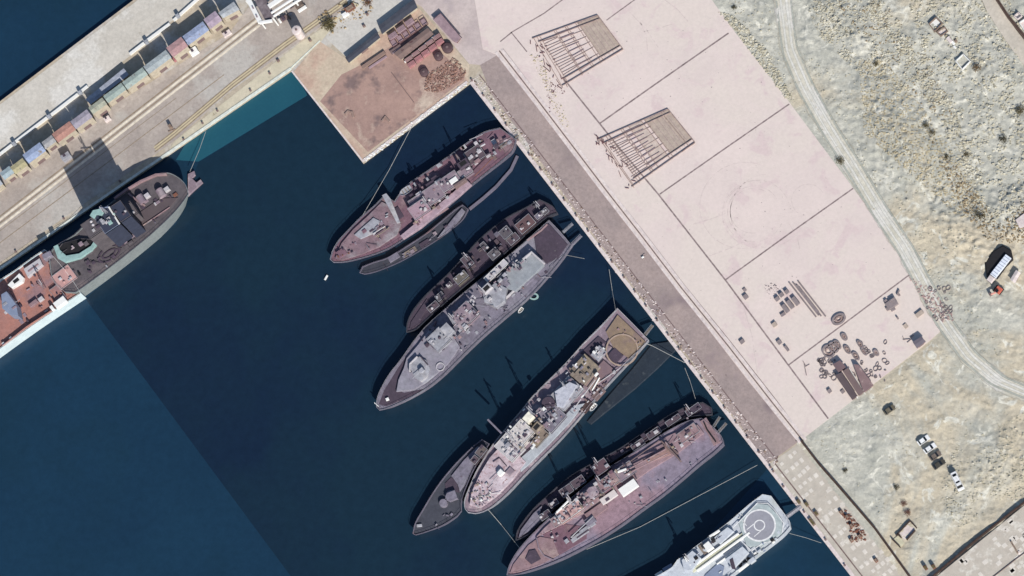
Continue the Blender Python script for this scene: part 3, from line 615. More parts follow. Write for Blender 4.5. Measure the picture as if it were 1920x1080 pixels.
# 2: lilac grey ship
S2 = Ship('frigate', 'lilac grey warship with a raised pale foredeck and dark plum stern deck', 'warship',
    [(706, 764), (707, 748), (714, 730), (730, 702), (752, 674), (776, 640), (800, 611), (830, 584), (862, 556), (896, 528), (934, 496), (968, 468), (1000, 440), (1030, 413), (1052, 436), (1072, 460), (1050, 492), (1020, 528), (988, 562), (950, 594), (910, 628), (872, 664), (836, 700), (802, 728), (764, 750), (728, 766), (712, 770)],
    (707, 766), (1051, 436), 5.0, m_lilac, m_lilac, rim=m_pale, flare=.9)
S2.poly('bow_deck', [(710, 758), (720, 732), (746, 690), (762, 668), (758, 695), (746, 732), (758, 736), (800, 728), (760, 748), (724, 762)], 0, .06, m_plum)
S2.poly('foredeck', [(743, 734), (747, 712), (757, 690), (762, 672), (784, 646), (806, 616), (836, 610), (862, 650), (840, 682), (800, 716), (776, 730)], 0, 1.2, mat('forecastle', (0.242, 0.233, 0.272), (0.198, 0.184, 0.224), .25, .7, .15, c3=(0.290, 0.290, 0.325), s3=.08, t3=.53, c4=(0.132, 0.105, 0.132), s4=.7, t4=.66, fine=.25, fs=.5))
o = S2.poly('gun_platform', [(769, 690), (770, 680), (786, 668), (800, 676), (806, 690), (802, 706), (790, 716), (778, 708)], 1.2, 2.3, m_pale)
S2.poly('parapet', line_px([(768, 696), (768, 682), (782, 668)], 2.5), 1.2, 3.0, m_bright); S2.poly('parapet', line_px([(788, 668), (802, 684)], 2), 1.2, 2.8, m_plum)
S2.turret(790, 694, 2.3, m_pale, 18, 10); S2.poly('capstan', rect(726, 748, 6, 5, (1, -.4)), 0, 1, m_white); S2.pipe('anchor_stock', (702, 755), (710, 762), .6, .18, m_white)
b = MB(); g = P(826, 688, S2.z + 1.2); b.ring((g.x, g.y, S2.z + 1.2), 1.5, .3, .5, 20); b.build('hatch_coaming', m_bright, S2.root)
S2.house(822, 636, 34, 32, 0, 4.6, m_pale, name='bridge', n=9); S2.box('wheelhouse', 838, 618, 18, 22, 0, 6.2, m_pale)
S2.poly('shelter', line_px([(800, 636), (812, 650), (824, 658), (832, 652)], 4), 1, 2.2, m_plum)
S2.clutter([(790, 640), (806, 614), (820, 600), (800, 650)], 10, 1.2, [m_plum, m_sup], 7, .8)
MX = [m_lilac, m_pale, m_sup, m_plum, m_bright, m_rosed]
S2.house(870, 592, 46, 34, 0, 3.4, m_sup, n=9); S2.house(858, 616, 30, 16, 0, 2.2, m_lilac, n=3)
S2.poly('hangar', [(905, 548), (928, 530), (950, 540), (946, 564), (930, 576), (908, 566)], 0, 3.6, m_pale)
S2.poly('helicopter_deck', [(934, 520), (962, 498), (986, 478), (1002, 476), (1020, 496), (1002, 514), (966, 546), (950, 540)], 0, 2.2, mat('plate_blue', (0.259, 0.276, 0.298), (0.216, 0.233, 0.259), .3, .7, .1, c3=(0.190, 0.173, 0.199), s3=.1, t3=.56))
S2.poly('parapet', line_px([(980, 486), (996, 472), (1020, 494)], 3.5), 2.2, 3.6, m_bright); S2.box('hatch_cover', 990, 520, 30, 18, 0, 1, m_lilac)
S2.box('locker', 940, 534, 26, 20, 0, 2.8, m_lilac); S2.funnel(912, 540, 0, 5.5, 20, 14, m_bright)
S2.house(930, 508, 52, 12, 0, 3.0, m_bright, n=6, roofm=m_white)
S2.poly('stern_deck', [(1002, 446), (1029, 419), (1064, 458), (1046, 484), (1024, 494), (1006, 472)], 0, .5, m_plum)
S2.poly('coaming', line_px([(988, 450), (1014, 432), (1026, 420)], 3), 0, .9, m_rosed)
S2.clutter([(830, 600), (880, 560), (920, 525), (975, 480), (990, 490), (950, 530), (900, 580), (880, 620), (850, 640)], 80, 3.0, MX, 8, .8, 1.6)
S2.clutter([(840, 650), (900, 600), (950, 560), (1010, 505), (1024, 510), (960, 575), (900, 625), (850, 680)], 26, 0, [m_lilac, m_plum, m_rosed, m_pale], 9, .7)
S2.mast(852, 606, 5, 13, m_pale); S2.mast(906, 552, 3.4, 11, m_sup); S2.mast(970, 500, 2, 5, m_bright, radar=False)
S2.poly('gun_sponson', line_px([(932, 574), (944, 562), (968, 540)], 3), 0, 1.6, m_bright)
S2.boat(976, 582, -1.5, m_white, 13, 7, (5, -6)); 
b = MB(); g = P(1001, 556, .4); b.ring((g.x, g.y, .1), 1.5, .7, .6, 16, .7); b.cyl((g.x - .9, g.y + 1.2, .1), .5, .4, 1.2, 8); tag(b.build('mooring_buoy', m_mint), 'mint green round buoy afloat beside the lilac grey warship', 'buoy')
# its darker neighbour
G2 = Ship('patrol_ship', 'dim brown grey ship half hidden behind the lilac grey warship', 'ship',
    [(762, 624), (764, 604), (776, 580), (796, 556), (816, 536), (842, 512), (868, 484), (892, 456), (918, 432), (950, 408), (984, 390), (1012, 374), (1036, 386), (1046, 400), (1026, 408), (996, 432), (962, 462), (926, 494), (890, 522), (856, 550), (826, 576), (800, 600), (780, 618)],
    (763, 622), (1036, 390), 3.4, m_hdark, m_plum, rim=m_hdark)
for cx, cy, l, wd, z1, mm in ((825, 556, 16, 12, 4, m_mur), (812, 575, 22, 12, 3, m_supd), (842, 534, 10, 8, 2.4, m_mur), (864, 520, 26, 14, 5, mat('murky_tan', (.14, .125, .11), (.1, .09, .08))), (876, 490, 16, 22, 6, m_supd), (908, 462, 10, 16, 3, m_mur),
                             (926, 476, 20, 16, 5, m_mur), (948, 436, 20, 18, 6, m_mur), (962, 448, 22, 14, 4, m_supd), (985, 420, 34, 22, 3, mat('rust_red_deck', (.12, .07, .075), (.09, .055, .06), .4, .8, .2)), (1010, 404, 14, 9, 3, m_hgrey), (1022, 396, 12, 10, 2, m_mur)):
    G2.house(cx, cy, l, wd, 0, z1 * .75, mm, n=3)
G2.poly('foredeck', [(768, 616), (770, 604), (800, 560), (806, 570), (792, 592), (786, 608)], 0, .4, m_plum)
G2.clutter([(815, 550), (880, 480), (930, 430), (1005, 385), (1030, 392), (950, 460), (860, 530), (820, 570)], 34, .4, [m_mur, m_supd, m_hgrey, m_plum, m_mur], 10, 1.0, 2)
G2.mast(876, 488, 4, 8, m_mur); G2.mast(1008, 388, .5, 4, m_pale)

# 3: bright cluttered ship with the brown stern deck
S3 = Ship('supply_ship', 'cluttered pale supply ship with brown landing circle on its square stern', 'ship',
    [(872, 955), (871, 938), (880, 914), (892, 886), (906, 862), (924, 834), (946, 806), (972, 776), (1000, 742), (1030, 712), (1062, 680), (1096, 642), (1128, 610), (1158, 578), (1188, 608), (1217, 638), (1196, 662), (1170, 690), (1140, 722), (1112, 754), (1082, 790), (1050, 826), (1016, 860), (982, 894), (948, 930), (916, 956), (892, 964), (878, 962)],
    (873, 958), (1187, 608), 5.2, m_pale, m_sup, rim=m_bright, flare=.9)
b3 = mat('worn_white_deck', (0.457, 0.378, 0.407), (0.350, 0.279, 0.313), .35, .8, .3, c3=(0.516, 0.459, 0.491), s3=.09, t3=.54, c4=(0.262, 0.153, 0.151), s4=.7, t4=.6, fine=.25, fs=.5)
S3.poly('foredeck', [(880, 946), (884, 922), (900, 888), (918, 858), (940, 834), (972, 852), (986, 866), (960, 900), (930, 930), (900, 952)], 0, 1.6, b3)
S3.poly('parapet', line_px([(924, 866), (936, 858), (950, 874)], 1.5), 1.6, 2.1, m_plum); S3.turret(938, 886, 1.6, m_white, 20, 12); S3.box('hatch', 956, 884, 14, 12, 1.6, 2.2, m_sup)
S3.poly('side_deck', [(972, 862), (1000, 838), (1040, 800), (1076, 760), (1096, 756), (1070, 790), (1030, 832), (990, 872), (976, 884)], 0, 1.2, mat('pale_blue_side', (0.360, 0.388, 0.414), (0.306, 0.324, 0.360), .3, .7, .1))
S3.house(955, 838, 36, 44, 0, 4.4, m_bright, name='bridge', n=12, roofm=m_white); S3.house(976, 812, 40, 34, 0, 5.6, mat('bridge_bright', (0.527, 0.501, 0.484), (0.383, 0.348, 0.348), .6, .6, .2, c4=(0.212, 0.170, 0.145), s4=.9, t4=.6), n=10, roofm=m_white)
S3.box('funnel_casing', 990, 782, 18, 14, 0, 8.0, mat('sunlit_cream', (.72, .69, .58), (.6, .57, .5), .6, .5, .1)); S3.funnel(1006, 800, 0, 6.4, 20, 14, m_khaki)  # casing in a pale mottled cream
S3.house(1012, 822, 36, 16, 0, 2.0, m_khaki, n=4); S3.house(1030, 780, 44, 48, 0, 3.2, m_lilac, n=10, roofm=m_bright)
b = MB(); g = P(1028, 756, S3.z + 3.4); b.cyl((g.x, g.y, S3.z + 3.2), 2.6, 2.4, .5, 20); b.build('tank_hatch', m_plum, S3.root)
S3.box('deckhouse', 1060, 738, 60, 38, 0, 2.6, m_pale); S3.poly('canopy', [(1040, 734), (1068, 716), (1082, 722), (1056, 764), (1044, 762)], 2.6, 4.6, mat('ribbed_white', (0.432, 0.440, 0.486), (0.342, 0.350, 0.406), .9, .6, .3))
S3.box('awning', 1096, 692, 44, 40, 0, 2.4, m_khaki, .2); S3.box('awning', 1108, 714, 26, 24, 0, 2.0, mat('tan_awning', (0.274, 0.203, 0.178), (0.238, 0.169, 0.155), .5, .9, .2)); S3.box('locker', 1086, 704, 20, 20, 2.4, 3.0, m_khaki)
S3.box('raft_rack', 1122, 662, 24, 18, 0, 2.2, m_pale); S3.clutter([(1110, 660), (1124, 642), (1138, 660), (1124, 680)], 10, 2.2, [m_bright, m_white, m_sup], 20, .7)
S3.poly('stern_deck', [(1136, 622), (1158, 590), (1210, 640), (1180, 672), (1150, 652)], 0, .7, m_ochre)
S3.poly('side_deck', [(1088, 662), (1122, 630), (1150, 652), (1128, 642), (1104, 668)], 0, .5, m_plum)
S3.box('deck_patch', 1152, 668, 26, 22, 0, .8, m_plum); S3.box('deck_patch', 1130, 696, 34, 26, 0, 1.0, mat('plum_brown', (0.195, 0.131, 0.142), (0.156, 0.108, 0.123), .4, .8, .1))
b = MB(); g = P(1166, 656, S3.z + 1.2); b.ring((g.x, g.y, S3.z + 1.0), 5.9, .55, .06, 48); b.build('landing_circle', mat('ring_paint', (0.360, 0.270, 0.216), None, 1, .8, .05), S3.root)
S3.pipe('side_rail', (1116, 722), (1160, 692), 1.4, .16, m_bright); S3.pipe('side_rail', (1160, 692), (1210, 645), 1.2, .14, m_pale); S3.pipe('boom', (1076, 766), (1116, 712), 3, .2, m_bright); S3.pipe('side_rail', (1110, 732), (1124, 708), 2.2, .3, m_white)
S3.box('winch_platform', 1122, 738, 26, 14, 0, .8, m_brown); S3.box('winch_platform', 1100, 762, 24, 14, 0, .9, mat('dark_brown', (.07, .045, .045), None, 1, .8, .2))
MB3 = [m_bright, m_pale, m_sup, m_white, m_khaki, m_rosed, m_lilac]
S3.clutter([(878, 945), (892, 900), (915, 905), (925, 935), (896, 955)], 50, 1.6, [m_bright, m_sup, m_rosed, m_white, m_khaki], 11, .55)
S3.clutter([(930, 830), (985, 765), (1020, 730), (1050, 760), (1040, 800), (990, 850), (960, 860)], 75, 4.6, MB3, 12, .85, 1.8)
S3.clutter([(1020, 730), (1090, 670), (1130, 690), (1080, 770), (1040, 790)], 40, 2.8, MB3, 13, .8, 1.3)
S3.clutter([(1075, 775), (1150, 690), (1160, 700), (1090, 785)], 22, .6, [m_bright, m_sup, m_brown, m_pale], 14, .7, 1.3)
S3.clutter([(1150, 600), (1205, 640), (1196, 650), (1145, 615)], 8, .7, [m_sup, m_rosed], 15, .5)
S3.mast(962, 826, 5, 14, m_bright); S3.mast(1000, 778, 6, 12, m_pale); S3.mast(1060, 726, 3, 8, m_pale, radar=False); S3.poly('pillar_mast', line_px([(914, 786), (940, 812)], 3.5), 8, 8.4, m_lilac)
S3.boat(1112, 764, 0, m_white, 18, 8)
# dark foreship ahead of it
G3 = Ship('patrol_boat', 'dark grey patrol boat with a pale gun turret, beside the pale supply bow', 'patrol boat',
    [(774, 1001), (779, 980), (794, 954), (812, 924), (832, 896), (856, 868), (884, 840), (904, 824), (918, 832), (902, 858), (886, 886), (874, 914), (866, 938), (866, 958), (858, 968), (830, 986), (800, 998), (780, 1004)],
    (775, 1002), (898, 845), 4.2, m_hgrey, mat('slate_deck', (.055, .058, .075), (.042, .045, .06), .3, .8, .1), rim=m_hgrey, flare=.9)
G3.poly('side_deck', [(846, 892), (870, 862), (896, 836), (904, 842), (884, 880), (872, 908), (862, 922), (858, 908)], 0, .7, m_lilac)
G3.poly('blast_arc', [(834, 906), (846, 894), (856, 904), (862, 924), (848, 920), (836, 922)], 0, .3, m_plum)
G3.turret(846, 930, .3, m_lilac, 2, 20, (-8, 3)); b = MB(); g = P(832, 944, 4); b.cyl((g.x, g.y, G3.z), 1.7, 1.5, 1.6, 12); b.build('gun_mount', m_lilac, G3.root)
G3.poly('bow_capstan', rect(786, 985, 10, 5, (1, -.1)), 0, .8, m_pale); G3.house(902, 846, 20, 14, .3, 4, m_supd, n=2); G3.house(890, 862, 14, 12, .3, 3, m_supd, n=2)
G3.clutter([(800, 985), (850, 950), (860, 962), (820, 985)], 6, 0, [m_hgrey, m_lilac], 21, .6)
b = MB(); b.px([(1222, 644), (1250, 640), (1276, 628), (1284, 640), (1262, 662), (1232, 692), (1190, 730), (1150, 762), (1108, 796), (1100, 790), (1140, 742), (1186, 690)], -.6, .75, .3)
pt = tag(b.build('pontoon', mat('murky_pontoon', (.018, .027, .04), (.013, .021, .034), .3, .8, .2, c4=(.045, .055, .065), s4=.35, t4=.6)), 'low murky pontoon awash along the seaward flank of the pale supply ship', 'pontoon')

# 4: rose ship, south berth
S4 = Ship('cargo_ship', 'rose red cargo ship with two white hatch covers and a mauve side deck', 'ship',
    [(950, 1079), (955, 1060), (970, 1034), (992, 1008), (1016, 984), (1044, 958), (1076, 930), (1106, 904), (1140, 878), (1176, 856), (1214, 832), (1252, 808), (1288, 790), (1316, 784), (1332, 796), (1352, 816), (1357, 832), (1338, 850), (1310, 872), (1278, 900), (1244, 928), (1208, 954), (1170, 982), (1130, 1008), (1090, 1030), (1050, 1050), (1010, 1066), (970, 1078)],
    (951, 1080), (1338, 808), 5.4, m_hgrey, mat('mauve_side_deck', (0.224, 0.187, 0.241), (0.187, 0.160, 0.207), .2, .8, .1, c3=(0.247, 0.166, 0.197), s3=.03, t3=.5, c4=(0.156, 0.138, 0.168), s4=.5, t4=.7, fine=.25, fs=.5), rim=m_lilac, flare=.93)
S4.poly('foredeck', [(956, 1074), (962, 1058), (990, 1022), (1012, 1006), (1036, 1010), (1048, 1040), (1010, 1060), (975, 1072)], 0, .5, m_rosed)
S4.poly('main_deck', [(1006, 1006), (1020, 990), (1060, 954), (1110, 910), (1150, 882), (1200, 850), (1250, 818), (1290, 800), (1308, 796), (1320, 812), (1270, 850), (1220, 880), (1170, 916), (1120, 946), (1070, 976), (1040, 990)], 0, .9, mat('rose_main', (0.273, 0.185, 0.205), (0.222, 0.156, 0.179), .25, .8, .2, c3=(0.325, 0.262, 0.255), s3=.07, t3=.54, c4=(0.128, 0.073, 0.087), s4=.7, t4=.63, fine=.25, fs=.5))
S4.poly('hatch', [(985, 1048), (992, 1032), (1004, 1030), (1014, 1048), (996, 1058)], .5, 1.0, m_plum); S4.poly('breakwater', line_px([(1006, 1008), (1010, 1028), (1020, 1042), (1038, 1050)], 2.5), .4, 1.0, m_sup)
S4.poly('well_deck', [(1018, 1002), (1060, 982), (1100, 988), (1100, 1010), (1050, 1040), (1030, 1030)], 0, .2, m_pinkd)
S4.house(1068, 958, 50, 22, .9, 3.6, mat('bridge_cream', (0.468, 0.325, 0.303), (0.351, 0.225, 0.227), .5, .7, .2, c4=(0.234, 0.126, 0.114), s4=.9, t4=.6), name='bridge', n=10, roofm=m_white)
S4.house(1050, 972, 34, 18, .9, 2.4, m_rosed, n=6); S4.poly('parapet', line_px([(1043, 961), (1066, 938)], 3), 3.6, 4.4, m_white)
S4.house(1108, 926, 34, 22, .9, 3.4, m_rosed, n=9); S4.poly('gun_platform', [(1094, 926), (1104, 914), (1116, 910), (1124, 922), (1112, 934), (1100, 936)], 3.4, 4.4, m_sup)
S4.house(1140, 904, 40, 22, .9, 3.8, m_rosed, n=9); S4.box('deckhouse', 1136, 914, 28, 14, .9, 3.0, m_pinkd); S4.house(1172, 884, 36, 24, .9, 3.0, m_sup, n=4)
S4.box('hatch_cover', 1178, 914, 36, 17, .9, 2.6, m_white); o = S4.box('hatch_cover', 1141, 932, 34, 13, .9, 2.4, mat('soiled_white', (.58, .54, .53), (.46, .41, .40), .8, .7, .2)); S4.box('deck_opening', 1139, 936, 8, 5, 2.4, 2.7, m_plum)
S4.box('pale_deck', 1096, 946, 14, 30, .9, 1.6, m_sup, d=(1, 1.1)); S4.box('side_house', 1118, 958, 44, 16, .9, 1.7, m_rosed)
S4.pipe('crane_boom', (1170, 884), (1248, 842), 3.6, .25, m_rosed); S4.pipe('crane_boom', (1172, 890), (1252, 850), 3.6, .25, m_rosed); S4.pipe('derrick', (1150, 888), (1236, 826), 3, .18, m_brown); S4.pipe('derrick', (1205, 862), (1236, 852), 3.2, .3, m_brown); S4.pipe('derrick', (1184, 876), (1200, 868), 3.2, .35, m_plum)
S4.poly('beam', line_px([(1239, 826), (1262, 848), (1276, 864)], 2.5), .9, 3.2, m_brown); S4.poly('beam', line_px([(1176, 872), (1188, 886), (1192, 896)], 2.5), .9, 3.0, m_plum); S4.box('hatch_cover', 1166, 882, 18, 4, 3.4, 3.9, m_white, d=(17, -6))
S4.poly('cargo_mat', [(1236, 846), (1250, 836), (1258, 852), (1214, 868), (1210, 862)], .9, 1.5, mat('pink_mat', (0.300, 0.188, 0.173), (0.240, 0.150, 0.143), .6, .8, .2)); S4.box('cargo_mat', 1258, 842, 30, 9, .9, 2.0, m_brown, d=(1, .9))
S4.poly('stern_platform', line_px([(1318, 786), (1334, 812), (1344, 832)], 14), .2, 1.2, m_rosed); S4.poly('stern_gear', line_px([(1320, 792), (1326, 806), (1342, 828)], 2.5), 1.2, 2.0, m_black)
S4.house(1290, 812, 40, 20, .9, 1.8, m_rosed, n=5)
for cx, cy, l, wd in ((1088, 1002, 34, 9), (1096, 992, 22, 6), (1078, 1010, 16, 7), (1110, 982, 12, 8), (1062, 1014, 8, 7)): S4.box('pallet_load', cx, cy, l, wd, 0, 1.3, m_pale)
S4.box('pallet_load', 1092, 1001, 26, 3, 0, 1.4, m_plum); S4.box('crane_cab', 1106, 976, 20, 14, 0, 2.0, m_lilac); S4.pipe('crane_boom', (1112, 968), (1070, 1008), 2.6, .22, m_pale)
MR = [m_rosed, m_sup, m_bright, m_pinkd, m_khaki, m_plum, m_pale]
S4.clutter([(1030, 980), (1100, 915), (1170, 868), (1190, 885), (1120, 940), (1060, 975)], 75, 3.3, MR, 16, .75, 1.6)
S4.clutter([(1190, 870), (1300, 800), (1320, 812), (1240, 862)], 26, 1.0, MR, 17, .8, 1.2); S4.clutter([(1260, 880), (1350, 835), (1300, 875), (1180, 965), (1150, 960)], 12, 0, [m_lilac, m_pale], 18, .5)
S4.clutter([(1020, 1000), (1030, 985), (1050, 1010), (1048, 1024)], 10, .3, [m_plum, m_bright, m_sup], 19, .5)
S4.mast(1072, 944, 3.6, 12, m_bright); S4.mast(1128, 910, 3.6, 14, m_rosed); S4.mast(1254, 838, 1, 9, m_rosed, radar=False)
G4 = Ship('patrol_ship', 'dim maroon ship half hidden behind the rose red cargo ship', 'ship',
    [(967, 1014), (970, 996), (984, 974), (1004, 950), (1026, 930), (1050, 908), (1074, 890), (1104, 872), (1130, 858), (1160, 842), (1190, 822), (1222, 800), (1256, 778), (1288, 762), (1318, 754), (1334, 764), (1336, 778), (1312, 780), (1284, 786), (1246, 806), (1208, 830), (1172, 850), (1136, 874), (1102, 898), (1068, 928), (1038, 956), (1012, 982), (990, 1004)],
    (968, 1013), (1330, 764), 3.2, m_hdark, m_plum, rim=m_hdark)
G4.poly('foredeck', [(972, 1008), (976, 994), (1000, 962), (1016, 948), (1012, 964), (1014, 976), (992, 996)], 0, .8, m_lilac)
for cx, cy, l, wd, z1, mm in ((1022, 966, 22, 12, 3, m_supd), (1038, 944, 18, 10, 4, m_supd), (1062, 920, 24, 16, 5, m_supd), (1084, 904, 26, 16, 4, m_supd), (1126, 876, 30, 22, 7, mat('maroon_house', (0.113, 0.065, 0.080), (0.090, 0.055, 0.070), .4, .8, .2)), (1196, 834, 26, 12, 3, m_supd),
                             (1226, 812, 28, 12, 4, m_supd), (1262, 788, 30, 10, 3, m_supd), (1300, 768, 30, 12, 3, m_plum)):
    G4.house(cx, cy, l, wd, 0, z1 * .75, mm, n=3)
G4.clutter([(1010, 960), (1080, 895), (1200, 820), (1300, 765), (1325, 768), (1220, 822), (1100, 890), (1030, 950)], 34, .4, [m_supd, m_supd, m_sup, m_plum, m_brown], 22, 1.0, 2)
G4.mast(1120, 872, 5, 9, m_supd); G4.mast(1290, 770, 2, 6, m_brown)

# 5: pale ship with the landing circle
S5 = Ship('landing_ship', 'pale blue grey ship with a white helicopter landing circle on its stern', 'ship',
    [(1080, 1230), (1090, 1190), (1130, 1140), (1180, 1108), (1240, 1076), (1262, 1062), (1270, 1050), (1284, 1042), (1300, 1028), (1336, 1002), (1370, 976), (1402, 948), (1430, 927), (1446, 930), (1464, 954), (1480, 976), (1482, 988), (1466, 1006), (1430, 1034), (1392, 1064), (1356, 1092), (1300, 1138), (1230, 1190), (1150, 1235), (1100, 1245)],
    (1085, 1240), (1466, 950), 6.0, m_shipw, m_shipw, rim=m_white, flare=.95)
S5.poly('landing_deck', [(1384, 978), (1418, 944), (1440, 946), (1466, 974), (1466, 1000), (1424, 1024), (1400, 1024)], 0, 1.0, mat('landing_green', (.36, .41, .41), (.31, .36, .37), .3, .8, .1))
g = P(1424, 985, S5.z + 1.05)
for r, wd, nm in ((5.75, .62, 'landing_circle'), (1.9, .42, 'landing_circle')):
    b = MB(); b.ring((g.x, g.y, S5.z + 1.06), r, wd, .03, 56); b.build(nm, m_line, S5.root)
b = MB(); b.cyl((g.x, g.y, S5.z + 1.0), 5.6, 5.6, .045, 48); b.build('landing_disc', m_helig, S5.root)
b = MB(); b.px(line_px([(1400, 993), (1415, 981)], 1.6), S5.z + 1.05, S5.z + 1.09); b.px(line_px([(1414, 1006), (1427, 995)], 1.6), S5.z + 1.05, S5.z + 1.09); b.build('landing_mark', m_line, S5.root)
b = MB()
for pts in ([(1374, 990), (1388, 976), (1420, 943), (1440, 944)], [(1392, 976), (1400, 986)], [(1408, 1034), (1430, 1018), (1452, 1014)], [(1466, 1000), (1470, 982), (1452, 956), (1440, 944)], [(1396, 1020), (1410, 1034)]): b.px(line_px(pts, 1.4), S5.z + .98, S5.z + 1.09)
b.build('deck_line', m_line, S5.root)
S5.box('walkway', 1338, 1034, 116, 4, 0, 1.2, m_white, d=(85, -62)); S5.box('walkway', 1356, 1034, 122, 4, 0, 1.3, m_white, d=(85, -62)); S5.box('walkway', 1368, 1040, 60, 2.5, 0, 1.0, m_white, d=(85, -62)); S5.box('cargo_lane', 1346, 1036, 118, 7, 0, .6, mat('cream_lane', (.50, .50, .38), None, .4, .8, .1), d=(85, -62))
S5.poly('deckhouse', [(1336, 1010), (1364, 988), (1376, 996), (1350, 1020)], 0, 2.4, m_shipw); S5.poly('parapet', line_px([(1330, 1006), (1349, 994)], 4), 0, 3.0, m_white); S5.poly('deckhouse', [(1318, 1022), (1328, 1014), (1338, 1026), (1326, 1034)], 0, 3.4, m_white)
S5.poly('stair_well', [(1308, 1024), (1316, 1018), (1328, 1034), (1320, 1040)], 0, .9, m_khaki); S5.poly('deckhouse', [(1278, 1050), (1298, 1032), (1314, 1046), (1296, 1070), (1282, 1068)], 0, 3.0, m_shipw)
for x, y in ((1284, 1044), (1305, 1046), (1337, 1012), (1448, 1012)): S5.box('hatch', x, y, 7, 6, 3 if x < 1320 else 1, 3.5 if x < 1340 else 1.5, m_black)
S5.poly('side_house', [(1360, 1048), (1392, 1024), (1404, 1036), (1376, 1066)], 0, 2.6, m_shipw); S5.poly('hatch', [(1384, 1062), (1402, 1044), (1408, 1046), (1392, 1064)], 0, .4, m_black); S5.poly('parapet', line_px([(1384, 1070), (1402, 1056)], 4), 0, 2.2, m_white)
S5.poly('vehicle_ramp', [(1322, 1078), (1346, 1056), (1358, 1062), (1352, 1090), (1310, 1110)], 0, .5, m_bluegr); S5.box('winch_house', 1410, 1050, 12, 8, 0, 2.4, m_shipw); S5.poly('hatch', [(1368, 1050), (1374, 1046), (1380, 1068), (1372, 1066)], 2.6, 2.9, m_plum)
S5.clutter([(1340, 1080), (1400, 1036), (1470, 990), (1474, 1000), (1400, 1056), (1360, 1090)], 24, .2, [m_white, m_shipw, m_bluegr], 23, .8, 1.4); S5.clutter([(1280, 1060), (1340, 1010), (1360, 1000), (1300, 1060)], 22, 2.2, [m_white, m_shipw, m_bluegr, m_plum], 24, .7)
S5.clutter([(1400, 956), (1330, 1006), (1320, 1014), (1396, 968)], 8, 0, [m_white, m_shipw], 25, .5); S5.mast(1290, 1052, 2, 9, m_white)
for i, (x, y) in enumerate(((1253, 1066), (1237, 1078))):
    b = MB(); b.px(rect(x, y, 20 - i * 4, 12, (1, -.6)), 0, 2.5, .2); tag(b.build('mooring_float', m_white if i else m_bluegr), ['blue grey float moored off the port side of the landing circle ship', 'small white float at the bottom edge beside the landing circle ship'][i], 'float')

# 6: big dark ship along the north-west quay
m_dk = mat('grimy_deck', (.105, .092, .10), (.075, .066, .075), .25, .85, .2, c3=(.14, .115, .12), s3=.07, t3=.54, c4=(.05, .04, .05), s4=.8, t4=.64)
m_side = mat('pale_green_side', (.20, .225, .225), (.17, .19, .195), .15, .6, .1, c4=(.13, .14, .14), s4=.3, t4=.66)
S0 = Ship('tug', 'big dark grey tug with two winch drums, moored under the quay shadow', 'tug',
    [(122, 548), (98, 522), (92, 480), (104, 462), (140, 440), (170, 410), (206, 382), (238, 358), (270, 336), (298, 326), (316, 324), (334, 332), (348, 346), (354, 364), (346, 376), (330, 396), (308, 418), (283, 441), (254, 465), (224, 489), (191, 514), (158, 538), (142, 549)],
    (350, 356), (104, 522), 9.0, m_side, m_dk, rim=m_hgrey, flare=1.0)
S0.poly('bulwark', line_px([(214, 372), (236, 356), (262, 340), (292, 327), (312, 326)], 4), 0, 1.6, m_rosed)
for x, y in ((265, 374), (302, 362)):
    g = P(x, y, S0.z + 1.6); d_ = S0.u; b = MB(); b.tube(P(x - S0.n[0] * 8, y - S0.n[1] * 8, S0.z + 1.4), P(x + S0.n[0] * 8, y + S0.n[1] * 8, S0.z + 1.4), 1.5, 14); w_ = b.build('winch', m_sup, S0.root)
    b = MB(); b.px(rect(x + 10, y - 8, 10, 8, S0.d), S0.z, S0.z + 2.0, .1); b.build('winch_motor', m_bright, w_)
S0.poly('deck_panel', [(256, 402), (300, 372), (334, 370), (312, 396), (268, 422)], 0, .4, mat('brown_panel', (.095, .075, .08), (.08, .062, .07), .4, .8, .1)); S0.poly('deck_edge', line_px([(254, 398), (268, 422), (318, 388)], 1.6), .4, .9, m_rosed)
S0.poly('gantry_post', line_px([(240, 362), (262, 380), (270, 384)], 3), 0, 1.8, m_rosed)
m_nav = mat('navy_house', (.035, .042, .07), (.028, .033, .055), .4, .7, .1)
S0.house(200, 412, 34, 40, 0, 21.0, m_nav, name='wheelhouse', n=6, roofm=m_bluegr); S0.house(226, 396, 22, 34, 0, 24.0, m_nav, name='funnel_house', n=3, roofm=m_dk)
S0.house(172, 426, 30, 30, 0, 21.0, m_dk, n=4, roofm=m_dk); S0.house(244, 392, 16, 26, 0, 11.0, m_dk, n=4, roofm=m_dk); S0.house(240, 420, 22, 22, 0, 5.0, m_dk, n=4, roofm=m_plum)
S0.clutter([(180, 410), (210, 390), (232, 400), (205, 425)], 10, 21.3, [m_bluegr, m_mint, m_pale, m_nav], 36, .9, 1.5)
S0.poly('bridge_wing', [(168, 404), (174, 394), (188, 391), (194, 398), (190, 404), (180, 402), (176, 410)], 20, 22, m_mint); S0.pipe('antenna_boom', (204, 388), (224, 420), 22.5, .35, m_white); S0.pipe('antenna_boom', (186, 390), (206, 388), 22.5, .25, m_bluegr)
S0.box('locker', 188, 432, 22, 14, 0, 6, m_pale); S0.box('hatch_cover', 188, 440, 18, 8, 6, 6.4, m_white); S0.box('locker', 236, 404, 6, 14, 20, 22.4, m_mint)
b = MB(); b.px([(104, 470), (116, 456), (150, 446), (176, 448), (184, 456), (172, 474), (146, 486), (116, 486)], S0.z, S0.z + 1.6, .2); st = b.build('stern_house', m_dk, S0.root)
b = MB(); b.px([(110, 468), (118, 457), (150, 448), (174, 450), (172, 460), (150, 474), (122, 479)], S0.z + 1.55, S0.z + 1.7); b.build('open_well', m_black, st)
